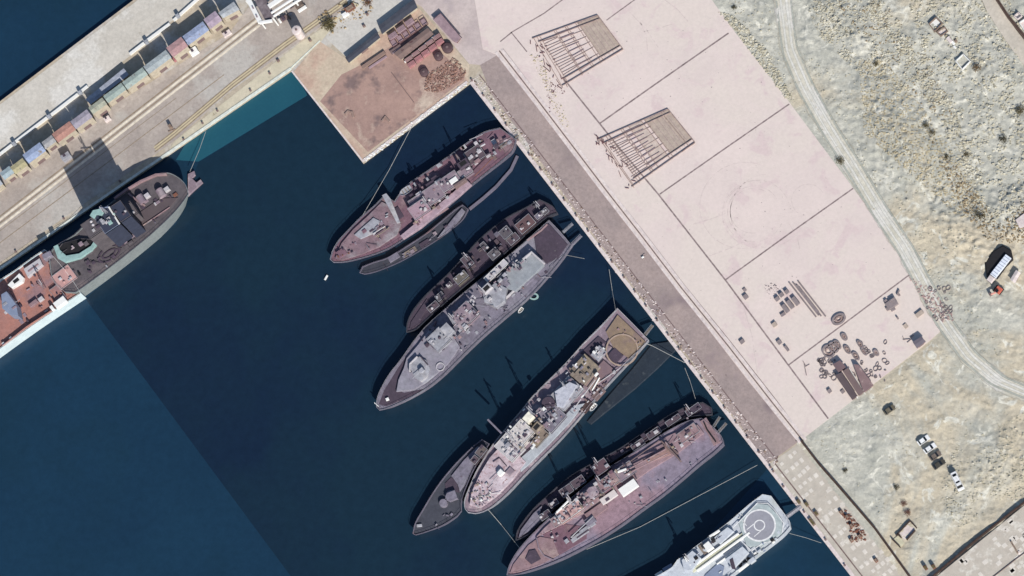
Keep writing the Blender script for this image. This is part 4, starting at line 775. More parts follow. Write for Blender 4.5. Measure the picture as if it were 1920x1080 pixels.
S0.poly('crescent_rail', [(100, 462), (108, 458), (112, 468), (124, 479), (148, 475), (170, 461), (176, 452), (184, 454), (172, 470), (150, 484), (122, 492), (108, 484)], 1.0, 2.6, m_mint)
S0.clutter([(120, 470), (140, 455), (165, 455), (150, 470)], 6, 1.7, [m_dk, m_plum, m_sup], 37, 1, 1.5)
c = P(205, 476, S0.z + .05); b = MB(); b.ring((c.x, c.y, S0.z + .02), 4.6, .8, .35, 30, .55, ang_of(S0.u)); b.ring((c.x, c.y, S0.z + .02), 2.9, .8, .35, 30, .38, ang_of(S0.u)); b.build('tow_wire_coil', m_plum, S0.root)
S0.clutter([(130, 510), (150, 490), (190, 480), (180, 500), (150, 520)], 8, 0, [m_plum, m_black, m_dk], 30); S0.clutter([(215, 435), (252, 412), (275, 430), (235, 465)], 26, 0, [m_plum, m_dk, m_sup], 31); S0.clutter([(150, 520), (240, 450), (300, 400), (320, 380), (300, 410), (200, 500)], 14, 0, [m_dk, m_pale, m_hgrey, m_plum], 39, .8)
S0.clutter([(240, 380), (310, 345), (330, 365), (260, 410)], 22, 0, [m_plum, m_sup, m_bright, m_rust], 32)
S0.mast(200, 398, 21, 7, m_pale)
fd = MB(); fd.px([(352, 326), (364, 320), (366, 328), (360, 334), (368, 342), (376, 336), (380, 342), (360, 360), (352, 368)], .1, 1.3, .1); tag(fd.build('tow_hook_float', m_sup), 'forked grey mooring float off the rounded stern of the big dark tug', 'float')
# 7: salmon decked ship in the corner
S6 = Ship('ferry', 'salmon decked ferry with a pale mint hull at the left edge', 'ship',
    [(-140, 772), (-160, 700), (-110, 620), (-40, 560), (0, 526), (30, 506), (60, 484), (84, 468), (100, 480), (122, 506), (140, 530), (152, 550), (110, 578), (60, 612), (0, 655), (-60, 700), (-110, 740)],
    (-150, 720), (132, 510), 8.0, m_ice, m_redd, rim=m_white, flare=1.0, bul=.9)
S6.poly('parapet', [(14, 534), (36, 512), (44, 520), (42, 528), (22, 540)], 0, 2.4, m_white); S6.poly('hatch', rect(30, 526, 12, 6, S6.d), 2.4, 2.6, m_black)
S6.poly('side_house', [(44, 504), (74, 484), (80, 496), (52, 520)], 0, 2.2, m_bright); S6.poly('hatch', rect(62, 502, 24, 3, S6.d), 2.2, 2.4, m_rosed)
S6.box('crate', 112, 566, 24, 12, 0, 3.2, m_white); S6.box('crate', 97, 577, 6, 9, 0, 2.6, m_white); S6.house(106, 548, 18, 22, 0, 1.4, m_redd, n=2)
S6.poly('stair_house', [(2, 552), (12, 546), (30, 570), (34, 592), (18, 590), (4, 578)], 0, 7, m_bluegr); S6.clutter([(0, 565), (26, 560), (30, 590), (4, 590)], 12, 6, [m_pale, m_bright, m_sup], 33, .8, 1.3)
S6.house(120, 520, 40, 30, 0, 1.8, mat('pale_salmon', (.46, .28, .26), (.38, .22, .21), .4, .8, .1), n=5); S6.box('winch', 62, 568, 18, 7, 0, 1.6, m_rosed); S6.box('winch', 76, 560, 10, 7, 0, 1.6, m_bright)
S6.mast(84, 540, 0, 10, m_rosed); S6.poly('bulwark', line_px([(4, 648), (50, 612), (96, 582)], 1.6), 0, 2.0, m_redd)
S6.clutter([(4, 545), (80, 490), (135, 530), (140, 552), (60, 605), (4, 640)], 26, 0, [m_redd, m_rosed, m_bright, m_plum, m_sup], 34, 1, 1.6)
for x, y in ((6, 644), (20, 634)): S6.poly('bollard', rect(x, y, 5, 5, S6.d), 0, 1.4, m_white)
S6.box('stern_mast_house', 88, 478, 10, 18, 0, 4, m_lilac, d=(1, 2)); S6.clutter([(86, 470), (104, 486), (116, 500), (96, 510)], 10, .5, [m_lilac, m_plum, m_bright], 35)

# mooring lines, gangways
rope('long pale rope from the faded red cargo ship up to the stained slab', [(680, 404, 4.5), (730, 318, 1.5), (774, 234, 2.2)], .09, .0)
rope('short rope from the tug to the north-west quay', [(356, 322, 3), (374, 280, 2.6), (386, 246, 2.2)], .08, 0)
rope('bow line crossing from the pale supply ship to the dim maroon ship', [(914, 954, 5), (940, 984, .6), (976, 1030, 2.8)], .09)
rope('line from the lilac grey warship quay side to the corner of the brown stern deck', [(1142, 505, 2.2), (1148, 545, 1.4), (1154, 580, 5)], .08)
rope('slack line from the brown stern deck to the quay', [(1196, 652, 5.5), (1208, 643, 5), (1222, 648, 3.6), (1284, 680, 2.2)], .1)
rope('line from the quay down to the stern of the dim maroon ship', [(1284, 690, 2.2), (1294, 715, 1.6), (1304, 748, 3.4)], .09)
rope('very long line from the rose red cargo ship flank to the quay', [(1100, 1030, 3), (1200, 988, .4), (1300, 935, .6), (1420, 872, 2.2)], .08)
rope('short stern line of the landing circle ship, nearest the frame bottom', [(1480, 1000, 5), (1510, 1008, 3), (1540, 1018, 2.3)], .07)
rope('crossed stern line of the lilac grey warship', [(1040, 470, 5), (1060, 478, 3), (1096, 485, 2.3)], .06)
gangway('gangway from the stern of the faded red cargo ship to the quay', (938, 276), (972, 254), 4.4, 2.2, 6)
gangway('long narrow gangway beside the stern of the lilac grey warship', (1030, 502), (1090, 442), 4.6, 2.2, 5, m_lilac)
gangway('short gangway north of the plum stern deck', (1056, 436), (1074, 420), 4.6, 2.2, 4, m_pale)
gangway('short gangway from the brown stern deck to the quay', (1210, 628), (1224, 610), 4.8, 2.2, 5)
gangway('left gangway of the pair at the rose red cargo ship stern', (1336, 804), (1350, 782), 5, 2.2, 4)
gangway('right gangway of the pair at the rose red cargo ship stern', (1346, 812), (1362, 794), 5, 2.2, 4)
gangway('pale gangway from the landing circle ship to the old quay', (1472, 972), (1502, 950), 5.4, 2.3, 6, m_bright)
b = MB(); b.px(rect(611, 520, 10, 3, (4, -7)), -.1, .8, .1); tag(b.build('mooring_buoy', m_white), 'tiny white float off the bow of the faded red cargo ship', 'buoy')

# ---------------------------------------------------------------- sheds along the breakwater
m_wallc = mat('cream_render', (.42, .37, .29), (.34, .30, .235), .5, .85, .2)
def shed(name, label, cat, pts, z0, z1, mr, mw=None, door=True, ridge=.5, group=None, seams=0):
    """flat or low ridged roof on walls; pts is the roof outline as seen"""
    g = P(pts[0][0], pts[0][1], z1); w_ = [tuple(P(x, y, z1).xy) for x, y in pts]; c = (sum(p[0] for p in w_) / len(w_), sum(p[1] for p in w_) / len(w_))
    root = empty(name, (c[0], c[1], z0), label, cat, group)
    b = MB(); b.prism(inset(w_, .25), z0, z1 - .15); b.build('wall', mw or m_wallc, root)
    if ridge and len(pts) == 4:
        # ridge along the longer direction
        a = Vector(w_[0]); bb = Vector(w_[1]); cc = Vector(w_[2]); dd = Vector(w_[3])
        if (bb - a).length < (cc - bb).length: a, bb, cc, dd = bb, cc, dd, a
        r0, r1 = (a + dd) / 2, (bb + cc) / 2
        v = [(p.x, p.y, z1 - .15) for p in (a, bb, cc, dd)] + [(p.x, p.y, z1) for p in (a, bb, cc, dd)] + [(r0.x, r0.y, z1 + ridge), (r1.x, r1.y, z1 + ridge)]
        b = MB(); b.add(v, [(3, 2, 1, 0), (0, 1, 5, 4), (1, 2, 6, 5), (2, 3, 7, 6), (3, 0, 4, 7), (4, 5, 9, 8), (6, 7, 8, 9), (5, 6, 9), (7, 4, 8)]); ro = b.build('roof', mr, root)
    else:
        b = MB(); b.prism(w_, z1 - .15, z1, .05); ro = b.build('roof', mr, root)
    if seams:
        b = MB(); a, bb, cc, dd = [Vector(p) for p in w_]
        for k in range(1, seams):
            t = k / seams; p, q = a.lerp(bb, t), dd.lerp(cc, t); b.tube((p.x, p.y, z1 + .08), (q.x, q.y, z1 + .08), .08, 4)
        b.build('roof_seam', m_brown, ro)
    if door:
        ws = inset(w_, .25); best = min(range(len(ws)), key=lambda i: (ws[i][1] + ws[(i + 1) % len(ws)][1]) - (ws[i][0] + ws[(i + 1) % len(ws)][0]))
        p, q = Vector(ws[best]), Vector(ws[(best + 1) % len(ws)]); e = (q - p); m_ = (p + q) / 2; u_ = e.normalized() * min(1.6, e.length * .3); n_ = Vector((u_.y, -u_.x)).normalized()
        if n_.dot(m_ - Vector(c)) < 0: n_ = -n_
        b = MB(); b.prism([tuple(m_ - u_), tuple(m_ + u_), tuple(m_ + u_ + n_ * .06), tuple(m_ - u_ + n_ * .06)], z0 + .02, z0 + min(3, (z1 - z0) * .7)); b.build('door', m_brown, root)
    return root
def rf(n, c, c2=None): return mat(n, c, c2 or tuple(v * .85 for v in c), .4, .7, .15, fine=.3, c4=(.22, .19, .17), s4=.5, t4=.62)
RY = lambda x: 250 - .745 * (x - 115)
R_ = [(-40, 0, 18, (.50, .55, .62), 'grey blue flat roof shed at the very left edge of the breakwater row'), (4, 22, 16, (.42, .56, .62), 'pale turquoise shed second from the left edge'), (24, 47, 17, (.60, .52, .24), 'sandy yellow shed next to the sky blue roof'),
      (48, 80, 20, (.40, .52, .80), 'sky blue roof shed left of the orange roof'), (81, 101, 15, (.50, .50, .52), 'small grey shed between sky blue and orange roofs'), (103, 136, 20, (.62, .25, .17), 'bright orange red roof shed in the breakwater row'), (137, 168, 18, (.45, .40, .50), 'lilac roof shed right of the orange roof'),
      (170, 196, 15, (.48, .50, .36), 'dull olive cream shed with gaps, mid breakwater row'), (198, 232, 16, (.42, .54, .48), 'mint green shed left of the two long pale green ones'), (234, 272, 17, (.46, .58, .52), 'longest mint green shed in the row'), (274, 316, 18, (.50, .58, .60), 'pale grey green shed beside the crimson roof'),
      (318, 346, 22, (.60, .30, .30), 'crimson pink roof shed in the breakwater row'), (347, 386, 20, (.38, .48, .74), 'cornflower blue roof shed right of the crimson one'), (388, 410, 22, (.55, .40, .52), 'mauve pink shed at the right end of the coloured row')]
for i, (x0, x1, wd, col, lb) in enumerate(R_):
    y0, y1 = RY(x0), RY(x1); n = (.6 * wd / 2, .8 * wd / 2)
    jy = random.Random(i).uniform(-2.5, 2.5); y0 += jy; y1 += jy; col = tuple(v * .5 + .09 for v in col)
    shed('shed', lb, 'shed', [(x0 - n[0], y0 - n[1]), (x1 - n[0], y1 - n[1]), (x1 + n[0], y1 + n[1]), (x0 + n[0], y0 + n[1])], 2.04, 8.2 + (i * 5 % 4) * .7, rf('roof_tint_%d' % i, col), ridge=.35, group='coloured sheds along the breakwater')
shed('shed', 'low grey shed standing in the blue shadow behind the mint green sheds', 'shed', [(160, 186), (232, 128), (242, 140), (170, 196)], 2.04, 5.5, rf('roof_lowgrey', (.34, .36, .42)), ridge=.2)
shed('shed', 'slate grey roof shed turned across the end of the coloured row', 'shed', [(409, 24), (438, 3), (449, 18), (418, 34)], 2.04, 9, rf('roof_slate', (.36, .38, .40)), ridge=.3)
b = MB()
for a, c in (((28, 266), (88, 220)), ((94, 216), (146, 176)), ((150, 172), (164, 161)), ((243, 101), (270, 80)), ((276, 75), (318, 44)), ((325, 38), (372, -4)), ((-30, 312), (22, 271))): b.px(line_px([a, c], 4.5), 2.0, 3.0)
tag(b.build('parapet_wall', m_white), 'long low white parapet in segments between pale pier and blue shadow', 'wall')
for i, (x, y) in enumerate(((25, 268), (91, 217), (149, 172), (273, 77), (332, 28))):
    b = MB(); b.px(rect(x, y, 7, 7, D1), 2.0, 4.2, .1); b.px(rect(x, y, 4, 4, D1), 4.2, 4.6); tag(b.build('parapet_pier', rf('pier_block', (.3, .32, .36))), 'squat grey pier block set in the white parapet', 'pier block', 'pier blocks of the white parapet')


# small white and pink boxes in front of the row
for x, y, l, wd, h, mm, lb in ((362, 95, 16, 12, 2.5, m_white, 'white kiosk box with dark hatch beside the crimson roof'), (200, 222, 12, 8, 2, m_kerb, 'cream crate at the foot of the lilac shed'), (425, 62, 16, 9, 1.2, m_kerb, 'pinkish heap slab on the gravel near the slate grey shed'),
                               (122, 292, 18, 10, 3.5, m_pale, 'grey container with dark end near the orange roof shed'), (330, 108, 14, 8, 1.6, mat('maroon_box', (.35, .15, .16)), 'maroon crate right below the crimson roof')):
    c = P(x, y, 2); root = empty('crate', (c.x, c.y, 2.05), lb, 'crate'); b = MB(); b.px(rect(x, y, l, wd, D1), 2.05, 2.05 + h, .1); b.build('box', mm, root); b = MB(); b.px(rect(x - 2, y - 1, l * .3, wd * .5, D1), 2.05 + h, 2.1 + h); b.build('hatch', m_plum, root)

# crane and gear at the top of the pier
c = P(490, 20, 2); cr = empty('gantry_crane', (c.x, c.y, 2.0), 'white gantry crane with dark machinery deck straddling the pier at the top edge', 'crane')
for k, (pts, wd) in enumerate((([(456, -20), (488, 42)], 9), ([(503, 12), (556, -24)], 8), ([(508, 24), (566, -14)], 3.5), ([(512, 30), (572, -8)], 3), ([(486, 42), (510, 38)], 5))):
    b = MB(); b.px(line_px(pts, wd), 11.2, 12.2 + .05 * k, .1); b.build('girder', m_white, cr)
b = MB(); b.px([(478, 2), (496, -6), (516, 28), (502, 38), (496, 36)], 10, 11.4, .1); b.build('machinery_deck', mat('crane_deck', (.10, .08, .09), (.2, .17, .18), .5, .7, .2), cr)
b = MB(); b.px(rect(474, 14, 4, 2.6, (1, 2)), 12.2, 12.9); b.px(rect(481, 30, 4, 2.6, (1, 2)), 12.2, 12.9); b.build('vent', m_sup, cr)
for x, y in ((462, 2), (488, 40), (512, 34), (552, 0)):
    q = P(x, y, 11.2); b = MB(); b.tube((q.x, q.y, 2.1), (q.x, q.y, 11.2), .35, 8); b.build('leg', m_white, cr)
def gear(name, label, cat, x, y, z, parts):
    c = P(x, y, z); root = empty(name, (c.x, c.y, z), label, cat)
    for nm, dx, dy, l, wd, h0, h1, mm, d in parts:
        b = MB(); b.px(rect(x + dx, y + dy, l, wd, d), z + h0, z + h1, .08); b.build(nm, mm, root)
    return root
gear('forklift', 'dark brown forklift parked beside the white gantry crane', 'forklift', 532, 34, 2.06, [('chassis', 0, 0, 14, 8, .3, 1.2, m_brown, D1), ('cab', -2, -1, 6, 7, 1.2, 2.6, m_plum, D1), ('mast_frame', 8, -5, 2, 8, .3, 3.2, m_black, D1), ('fork', 12, -7, 7, 5, .2, .35, m_pale, D1), ('counterweight', -8, 4, 4, 8, .3, 1.5, m_white, D1)])
gear('generator', 'black and white generator trailer with cables at the top of the pier', 'generator', 560, 8, 2.06, [('housing', 0, 0, 16, 9, .4, 2.6, mat('gen', (.08, .06, .05), (.16, .12, .1), .9), D1), ('canopy', 6, 8, 18, 5, .3, 1.5, m_white, D1), ('drawbar', -12, 6, 9, 1.5, .3, .6, m_brown, D1)])
gear('skip', 'rust brown skip full of scrap by the top of the pier rails', 'skip', 655, 14, 2.06, [('bin', 0, 0, 20, 10, 0, 1.8, m_rust, D1), ('scrap_load', 0, 0, 14, 7, 1.7, 2.3, m_rubd, D1), ('crate', -8, 12, 13, 7, 0, 1.4, m_white, D1), ('plank', 10, -8, 16, 2, 0, .6, m_rubb, (1, .4))])
def tank(label, x, y, z, r, h, mm, cat='tank', name='storage_tank', group=None):
    c = P(x, y, z); root = empty(name, (c.x, c.y, z), label, cat, group); b = MB(); b.cyl((c.x, c.y, z), r, r, h, 20); b.dome((c.x, c.y, z + h), r, r * .25, 20, 3); b.build('shell', mm, root)
    b = MB(); b.cyl((c.x, c.y, z + h + r * .2), r * .25, r * .25, .3, 10); b.build('lid', m_brown, root)
    b = MB(); b.tube((c.x + r + .1, c.y - .3, z), (c.x + r + .1, c.y - .3, z + h), .07, 4); b.tube((c.x + r + .1, c.y + .2, z), (c.x + r + .1, c.y + .2, z + h), .07, 4); b.build('ladder', m_pale, root); return root
tank('tall narrow cream tank throwing a long oval shadow on the pier road', 563, 66, 2.05, 1.9, 7, m_kerb)
# tree on the sandy apron
m_leafo = mat('olive_leaf', (.085, .07, .028), (.12, .10, .05), 1.2, .9, .3); m_leafd = mat('dark_leaf', (.045, .042, .022), (.075, .065, .035), 1.2, .9, .3); m_bark = mat('bark', (.14, .10, .07), None, 2, .9, .4)
def bush(name, label, cat, x, y, z, r, h, mt, n=260, seed=0, group=None):
    rnd = random.Random(seed + int(x)); c = P(x, y, z); root = empty(name, (c.x, c.y, z), label, cat, group)
    b = MB(); b.cyl((c.x, c.y, z - .1), .16 * r * .6 + .05, .06, h * .7, 7)
    tips = []
    for k in range(6):
        a = k * 1.05 + rnd.random(); t = (c.x + math.cos(a) * r * .5, c.y + math.sin(a) * r * .5, z + h * rnd.uniform(.55, .8)); b.tube((c.x, c.y, z + h * .25), t, .05 * r * .5 + .03, 5); tips.append(t)
    b.build('trunk', m_bark, root); b = MB()
    for k in range(n):
        t = rnd.choice(tips); a = rnd.random() * 6.28; q = r * .55 * rnd.random() ** .6
        p = Vector((t[0] + math.cos(a) * q, t[1] + math.sin(a) * q, t[2] + rnd.uniform(-.35, .3) * h)); s_ = r * rnd.uniform(.06, .13) + .06
        v = [p + Vector((rnd.uniform(-1, 1), rnd.uniform(-1, 1), rnd.uniform(-.6, .6))) * s_ for _ in range(4)]; b.add(v, [(0, 1, 2), (0, 2, 3), (1, 2, 3)])
    b.build('crown', mt, root); return root
bush('tree', 'olive brown tree on the sandy apron between crane track and stained slab', 'tree', 618, 50, 2.05, 3.0, 3.2, m_leafo, 420)
bush('tree', 'rust brown dry bush by the top skip', 'bush', 690, 6, 2.05, 1.8, 1.6, mat('rustleaf', (.15, .06, .03), (.1, .05, .03), 1), 200)

# shadow strip shaped as charcoal sheds and rack yard on the stained slab
m_shade = mat('charcoal_roof', (.055, .06, .08), (.045, .048, .065), .3, .8, .2, c3=(.075, .08, .095), s3=.08, t3=.55)  # charcoal tone paints a dark shadow strip; both sheds are shaped to it
shed('shed', 'shorter charcoal roof shed on the stained slab, nearer the basin', 'shed', [(647, 108), (707, 60), (713, 70), (654, 118)], 2.05, 4.4, m_shade, ridge=.2, group='charcoal sheds on the slab')
shed('shed', 'longer charcoal roof shed on the slab, nearer the top edge', 'shed', [(710, 48), (776, -2), (783, 14), (716, 64)], 2.05, 4.8, m_shade, ridge=.2, group='charcoal sheds on the slab')
D2 = (.83, -.56)
m_lr = mat('lilac_rack', (.30, .215, .235), (.24, .17, .19), .5, .8, .2); m_rr = mat('rose_rack', (.36, .16, .165), (.28, .14, .145), .5, .8, .2, c4=(.46, .27, .26), s4=.9, t4=.6); m_dr = mat('maroon_steel', (.16, .075, .085), (.11, .055, .065), .6, .8, .2)
def container(label, x, y, l, wd, z, h, mm, d=D2, group='containers on the stained slab', cat='container'):
    c = P(x, y, z); root = empty('container', (c.x, c.y, z), label, cat, group)
    b = MB(); b.px(rect(x, y, l, wd, d), z + .05, z + h, .05); b.build('box', mm, root)
    b = MB(); w_ = [P(px_, py_, z + h).xy for px_, py_ in rect(x, y, l, wd, d)]; k = max(3, int(l / 2.2))
    for i in range(k + 1):
        p, q = w_[0].lerp(w_[1], i / k), w_[3].lerp(w_[2], i / k); b.tube((p.x, p.y, z + h), (q.x, q.y, z + h), .06, 4)
    b.build('roof_rib', m_dr, root)
    b = MB(); p, q = w_[1], w_[2]; e = (q - p) / 2; n_ = (w_[1] - w_[0]).normalized() * .06; m_ = (p + q) / 2; b.prism([tuple(m_ - e * .8), tuple(m_ + e * .8), tuple(m_ + e * .8 + n_), tuple(m_ - e * .8 + n_)], z + .2, z + h - .2); b.build('door', m_brown, root)
    return root
for i in range(3): container(['lilac container nearest the basin in the row beside the charcoal roof', 'middle lilac container in the row beside the charcoal roof', 'lilac container at the top end of the row beside the charcoal roof'][i], 736 + i * 15.5, 66 - i * 12.5, 17, 9, 2.05, 2.6, m_lr)
nm6 = ['first', 'second', 'third', 'fourth', 'fifth', 'sixth']
for i in range(6):
    x, y = 738 + i * 11.2, 80 - i * 7.8; c = P(x, y, 2.05); root = empty('lattice_bin', (c.x, c.y, 2.05), '%s open steel bin from the basin end of the maroon bin row' % nm6[i], 'bin', 'open steel bins in a row')
    b = MB(); q = rect(x, y, 10.5, 12, D2); w_ = [tuple(P(a, e, 3.6).xy) for a, e in q]
    for k in range(4):
        for zz in (2.1, 3.6): b.tube((w_[k][0], w_[k][1], zz), (w_[(k + 1) % 4][0], w_[(k + 1) % 4][1], zz), .12, 4)
        b.tube((w_[k][0], w_[k][1], 2.05), (w_[k][0], w_[k][1], 3.6), .1, 4)
    b.build('frame', m_dr, root); b = MB(); b.px(rect(x, y, 9, 10, D2), 2.1, 2.9); b.build('load', m_lr, root)
shed('shed', 'long rust brown low shed between bins and pale ridge line', 'shed', [(738, 100), (802, 52), (813, 64), (752, 112)], 2.05, 3.8, mat('rust_roof', (.22, .15, .13), (.17, .12, .11), .4, .8, .2, c4=(.11, .06, .06), s4=.6, t4=.6), ridge=.3, seams=9)
b = MB(); b.px(line_px([(758, 116), (816, 65)], 1.6), 2.05, 3.6); tag(b.build('steel_beam', m_white), 'long white steel beam between the rust brown shed and the rose containers', 'beam')
for i in range(5): container('%s rose red container from the basin end of the front row' % nm6[i], 771 + i * 13.2, 119 - i * 10.3, 15, 8, 2.05, 2.6, m_rr)
for i in range(5): container('%s weathered pink container from the basin end of the back row' % nm6[i], 766 + i * 13.2, 110 - i * 10.3, 15, 7, 2.05, 2.4, mat('weathered_pink', (.25, .15, .15), (.32, .21, .2), .6, .8, .2))
for i, (x, y, r) in enumerate(((796, 137, 1.7), (823, 107, 1.7), (840, 91, 2.1))): tank(['dark round tank nearest the scrap heap', 'middle dark round tank', 'largest dark round tank, near the apron'][i] + ' on the stained slab', x, y, 2.05, r, 1.6, mat('dark_tank', (.09, .055, .06), None, .6, .7, .2), group='dark tanks')
shed('shed', 'greyish pink flat roof hut with dark eaves on the pale apron', 'hut', [(812, 36), (826, 25), (864, 70), (856, 80), (848, 76)], 2.06, 4.0, m_lr, mw=m_dr, ridge=0)
b = MB(); b.px(line_px([(812, 36), (826, 24), (866, 71)], 1.4), 4.0, 4.25); bb = b; tag(b.build('eaves_rail', m_plum), 'dark rail along the roof edge of the greyish pink hut', 'rail')
gear('flat_rack', 'brown timber stack lying along the stained slab under the charcoal sheds', 'timber stack', 700, 112, 2.06, [('timber', 0, 0, 52, 7, 0, 1.1, mat('old_timber', (.25, .17, .14), (.19, .13, .11), .8), D2), ('timber', 8, 4, 40, 4, 0, .7, m_lr, D2), ('bearer', -16, 10, 3, 9, 0, .4, m_brown, D2)])
gear('flat_rack', 'short brown timber stack nearer the stained stone slab edge', 'timber stack', 742, 92, 2.06, [('timber', 0, 0, 24, 8, 0, .9, m_brown, D2), ('timber', 2, 3, 18, 4, .9, 1.3, m_lr, D2)])
b = MB(); b.px(line_px([(734, 136), (776, 192)], 1.1), 2.05, 2.3); tag(b.build('pipe', m_brown), 'single thin brown pipe lying across the stained slab', 'pipe')
for i, (x, y, a) in enumerate(((655, 212, 0), (722, 222, .6))):
    c = P(x, y, 2.05); b = MB(); pts = [(x - 8, y + 2), (x - 3, y - 4), (x + 5, y - 2), (x + 8, y + 8)] if i == 0 else [(x - 6, y + 5), (x, y - 4), (x + 8, y + 6)]
    b.px(line_px(pts, 4.5), 2.05, 2.5, .1); tag(b.build('earth_bund', mat('burnt_earth', (.21, .14, .12), (.28, .2, .17), .8, 1, .5)), ['hook shaped burnt earth heap on the left of the stained slab', 'arrow shaped burnt earth heap near the slab tip'][i], 'earth heap')
# bollards
def bollard_at(x, y, z, group, label):
    global _bol
    c = P(x, y, z)
    if _bol is None:
        r = empty('bollard', (0, 0, 0), label, 'bollard', group); b = MB(); b.cyl((0, 0, 0), .42, .42, .12, 12); b.cyl((0, 0, .12), .26, .24, .5, 12); b.build('post', m_brown, r, local=True)
        b = MB(); b.cyl((0, 0, .6), .3, .44, .2, 12); b.dome((0, 0, .8), .44, .12, 12, 2); b.build('cap', m_brown, r, local=True); _bol = r; r.location = c; return r
    r = dup(_bol, c, 0, label); r['group'] = group; return r
_bol = None
for i in range(27):
    t = i / 26 * 4; k = min(3, int(t)); a, c = EDGE[k], EDGE[k + 1]; f = t - k; bollard_at(a[0] + (c[0] - a[0]) * f + 5, a[1] + (c[1] - a[1]) * f - 4, 2.2, 'bollards along the main quay', 'rusty iron bollard on the main quay edge beside the mauve road')
for x, y in ((30, 472), (120, 410), (225, 340), (345, 262), (408, 208), (380, 231), (470, 170), (506, 138)): bollard_at(x, y, 2.1, 'bollards along the north-west quay', 'iron bollard on the north-west quay edge')
for x, y in ((1450, 884), (1469, 912), (1508, 960), (1548, 1012), (1584, 1060)): bollard_at(x, y, 2.15, 'bollards along the old paved quay', 'dark bollard on the old paved quay edge')
gear('switch_box', 'dark post box with a shadow between crane tracks, mid pier', 'switch box', 318, 236, 2.06, [('cabinet', 0, 0, 6, 7, 0, 2.4, m_rubd, D1), ('cable_duct', 4, 8, 2, 14, 0, .3, m_rubd, (.3, 1))])

for i, (x, y) in enumerate(((581, 75), (521, 113), (688, 26), (682, 48))):
    gear('manhole_box', ['brown cover box right of the oval shadow', 'brown cover box beside the kink of the quay edge', 'upper dark cover box on the north apron', 'lower dark cover box on the north apron'][i], 'cover box', x, y, 2.06, [('box', 0, 0, 5, 5, 0, .9, m_rubd, D1), ('lid', 0, 0, 4, 4, .9, 1.05, m_brown, D1)])

# ---------------------------------------------------------------- things on the concrete yard
Z = 2.14
def bil(q, s, t):
    (a, b_, c, d) = q; return ((a[0] * (1 - s) + b_[0] * s) * (1 - t) + (d[0] * (1 - s) + c[0] * s) * t, (a[1] * (1 - s) + b_[1] * s) * (1 - t) + (d[1] * (1 - s) + c[1] * s) * t)
m_lat = mat('lattice_steel', (.24, .17, .155), (.33, .25, .23), .8, .8, .2)
def lattice(label, q, seed, longs, slats, mats_):
    """q: corners far-left, far-right, near-right, near-left as seen; s runs from the loose left end to the tidy right end"""
    r = random.Random(seed); c = P(*bil(q, .5, .5), Z); root = empty('formwork_frame', (c.x, c.y, Z), label, 'steel frame', 'steel frames laid out on the yard')
    def bar(b, p0, p1, w_, z0, h): b.px(line_px([bil(q, *p0), bil(q, *p1)], w_), Z + z0, Z + z0 + h)
    for s0, s1, mm in mats_:
        b = MB(); b.px([bil(q, s0, .02), bil(q, s1, .02), bil(q, s1, .9), bil(q, s0, .9)], Z, Z + .12); b.build('matting', mm, root)
    for s_ in longs:
        b = MB(); bar(b, (s_, -.02), (s_ + r.uniform(-.01, .01), 1.0 if s_ > .5 else .98 + .06 * r.random()), 1.1, .12, .25); b.build('cross_beam', m_lat, root)
    for t0, e in ((0, 0), (.1, .05), (.9, .1), (1, .02)):
        b = MB(); bar(b, (e, t0), (1, t0), .9, .3, .35); b.build('edge_beam', m_lat, root)
    b = MB(); n = slats
    for k in range(n):
        t = .12 + .78 * k / (n - 1); s0 = .1 + r.uniform(-.02, .02); bar(b, (s0, t), (.34 + r.uniform(-.02, .03), t + r.uniform(-.02, .02)), .7, .1, .14)
    b.build('slat_row', m_lat, root); b = MB()
    for k in range(n // 2 + 2):
        t = .08 + .84 * k / (n // 2 + 1); bar(b, (.34, t), (.55 + r.uniform(-.03, .03), t + r.uniform(-.02, .02)), .7, .2, .2)
    b.build('slat_row', m_lr, root)
    for k in range(26):
        b = MB(); t = r.random(); s_ = r.uniform(-.04, .1); bar(b, (s_, t), (s_ + r.uniform(-.04, .05), t + r.uniform(-.14, .14)), .9, 0, .4); b.build('loose_bar', m_dr, root)
    for k in range(5):
        b = MB(); t = .2 + .15 * k; bar(b, (.34, t), (.68, t + r.uniform(-.02, .02)), .7, .1, .15); b.build('tie_bar', m_lat, root)
    for k in range(4):
        b = MB(); s_ = .74 + .065 * k; bar(b, (s_, .02), (s_, .95), .5, .12, .05); b.build('sheet_batten', m_lr, root)
    b = MB(); bar(b, (1, 0), (1, 1), 1.4, 0, .5); bar(b, (.8, 1), (1, 1), 1.6, 0, .5); b.build('end_beam', m_lat, root)
m_tan2 = mat('tan_sheet', (.50, .42, .37), (.44, .365, .32), .5, .9, .2)
lattice('upper lattice of brown steel bars with one tan sheeted bay, near the yard top', [(998, 72), (1120, 28), (1168, 92), (1052, 162)], 1, (.02, .07, .11, .33, .36, .5, .53, .66, .69), 15, [(.69, 1, m_tan)])
lattice('lower lattice of brown steel bars with several tan sheeted bays, mid yard', [(1120, 262), (1252, 204), (1303, 267), (1182, 352)], 2, (.03, .06, .12, .16, .33, .36, .44, .62, .66, .9), 17, [(.66, 1, m_tan), (.44, .62, m_tan2)])
DN = (.62, .79); DE = (.84, -.55)
m_gr = mat('grey_stack', (.24, .20, .20), (.19, .16, .165), .6, .8, .2)
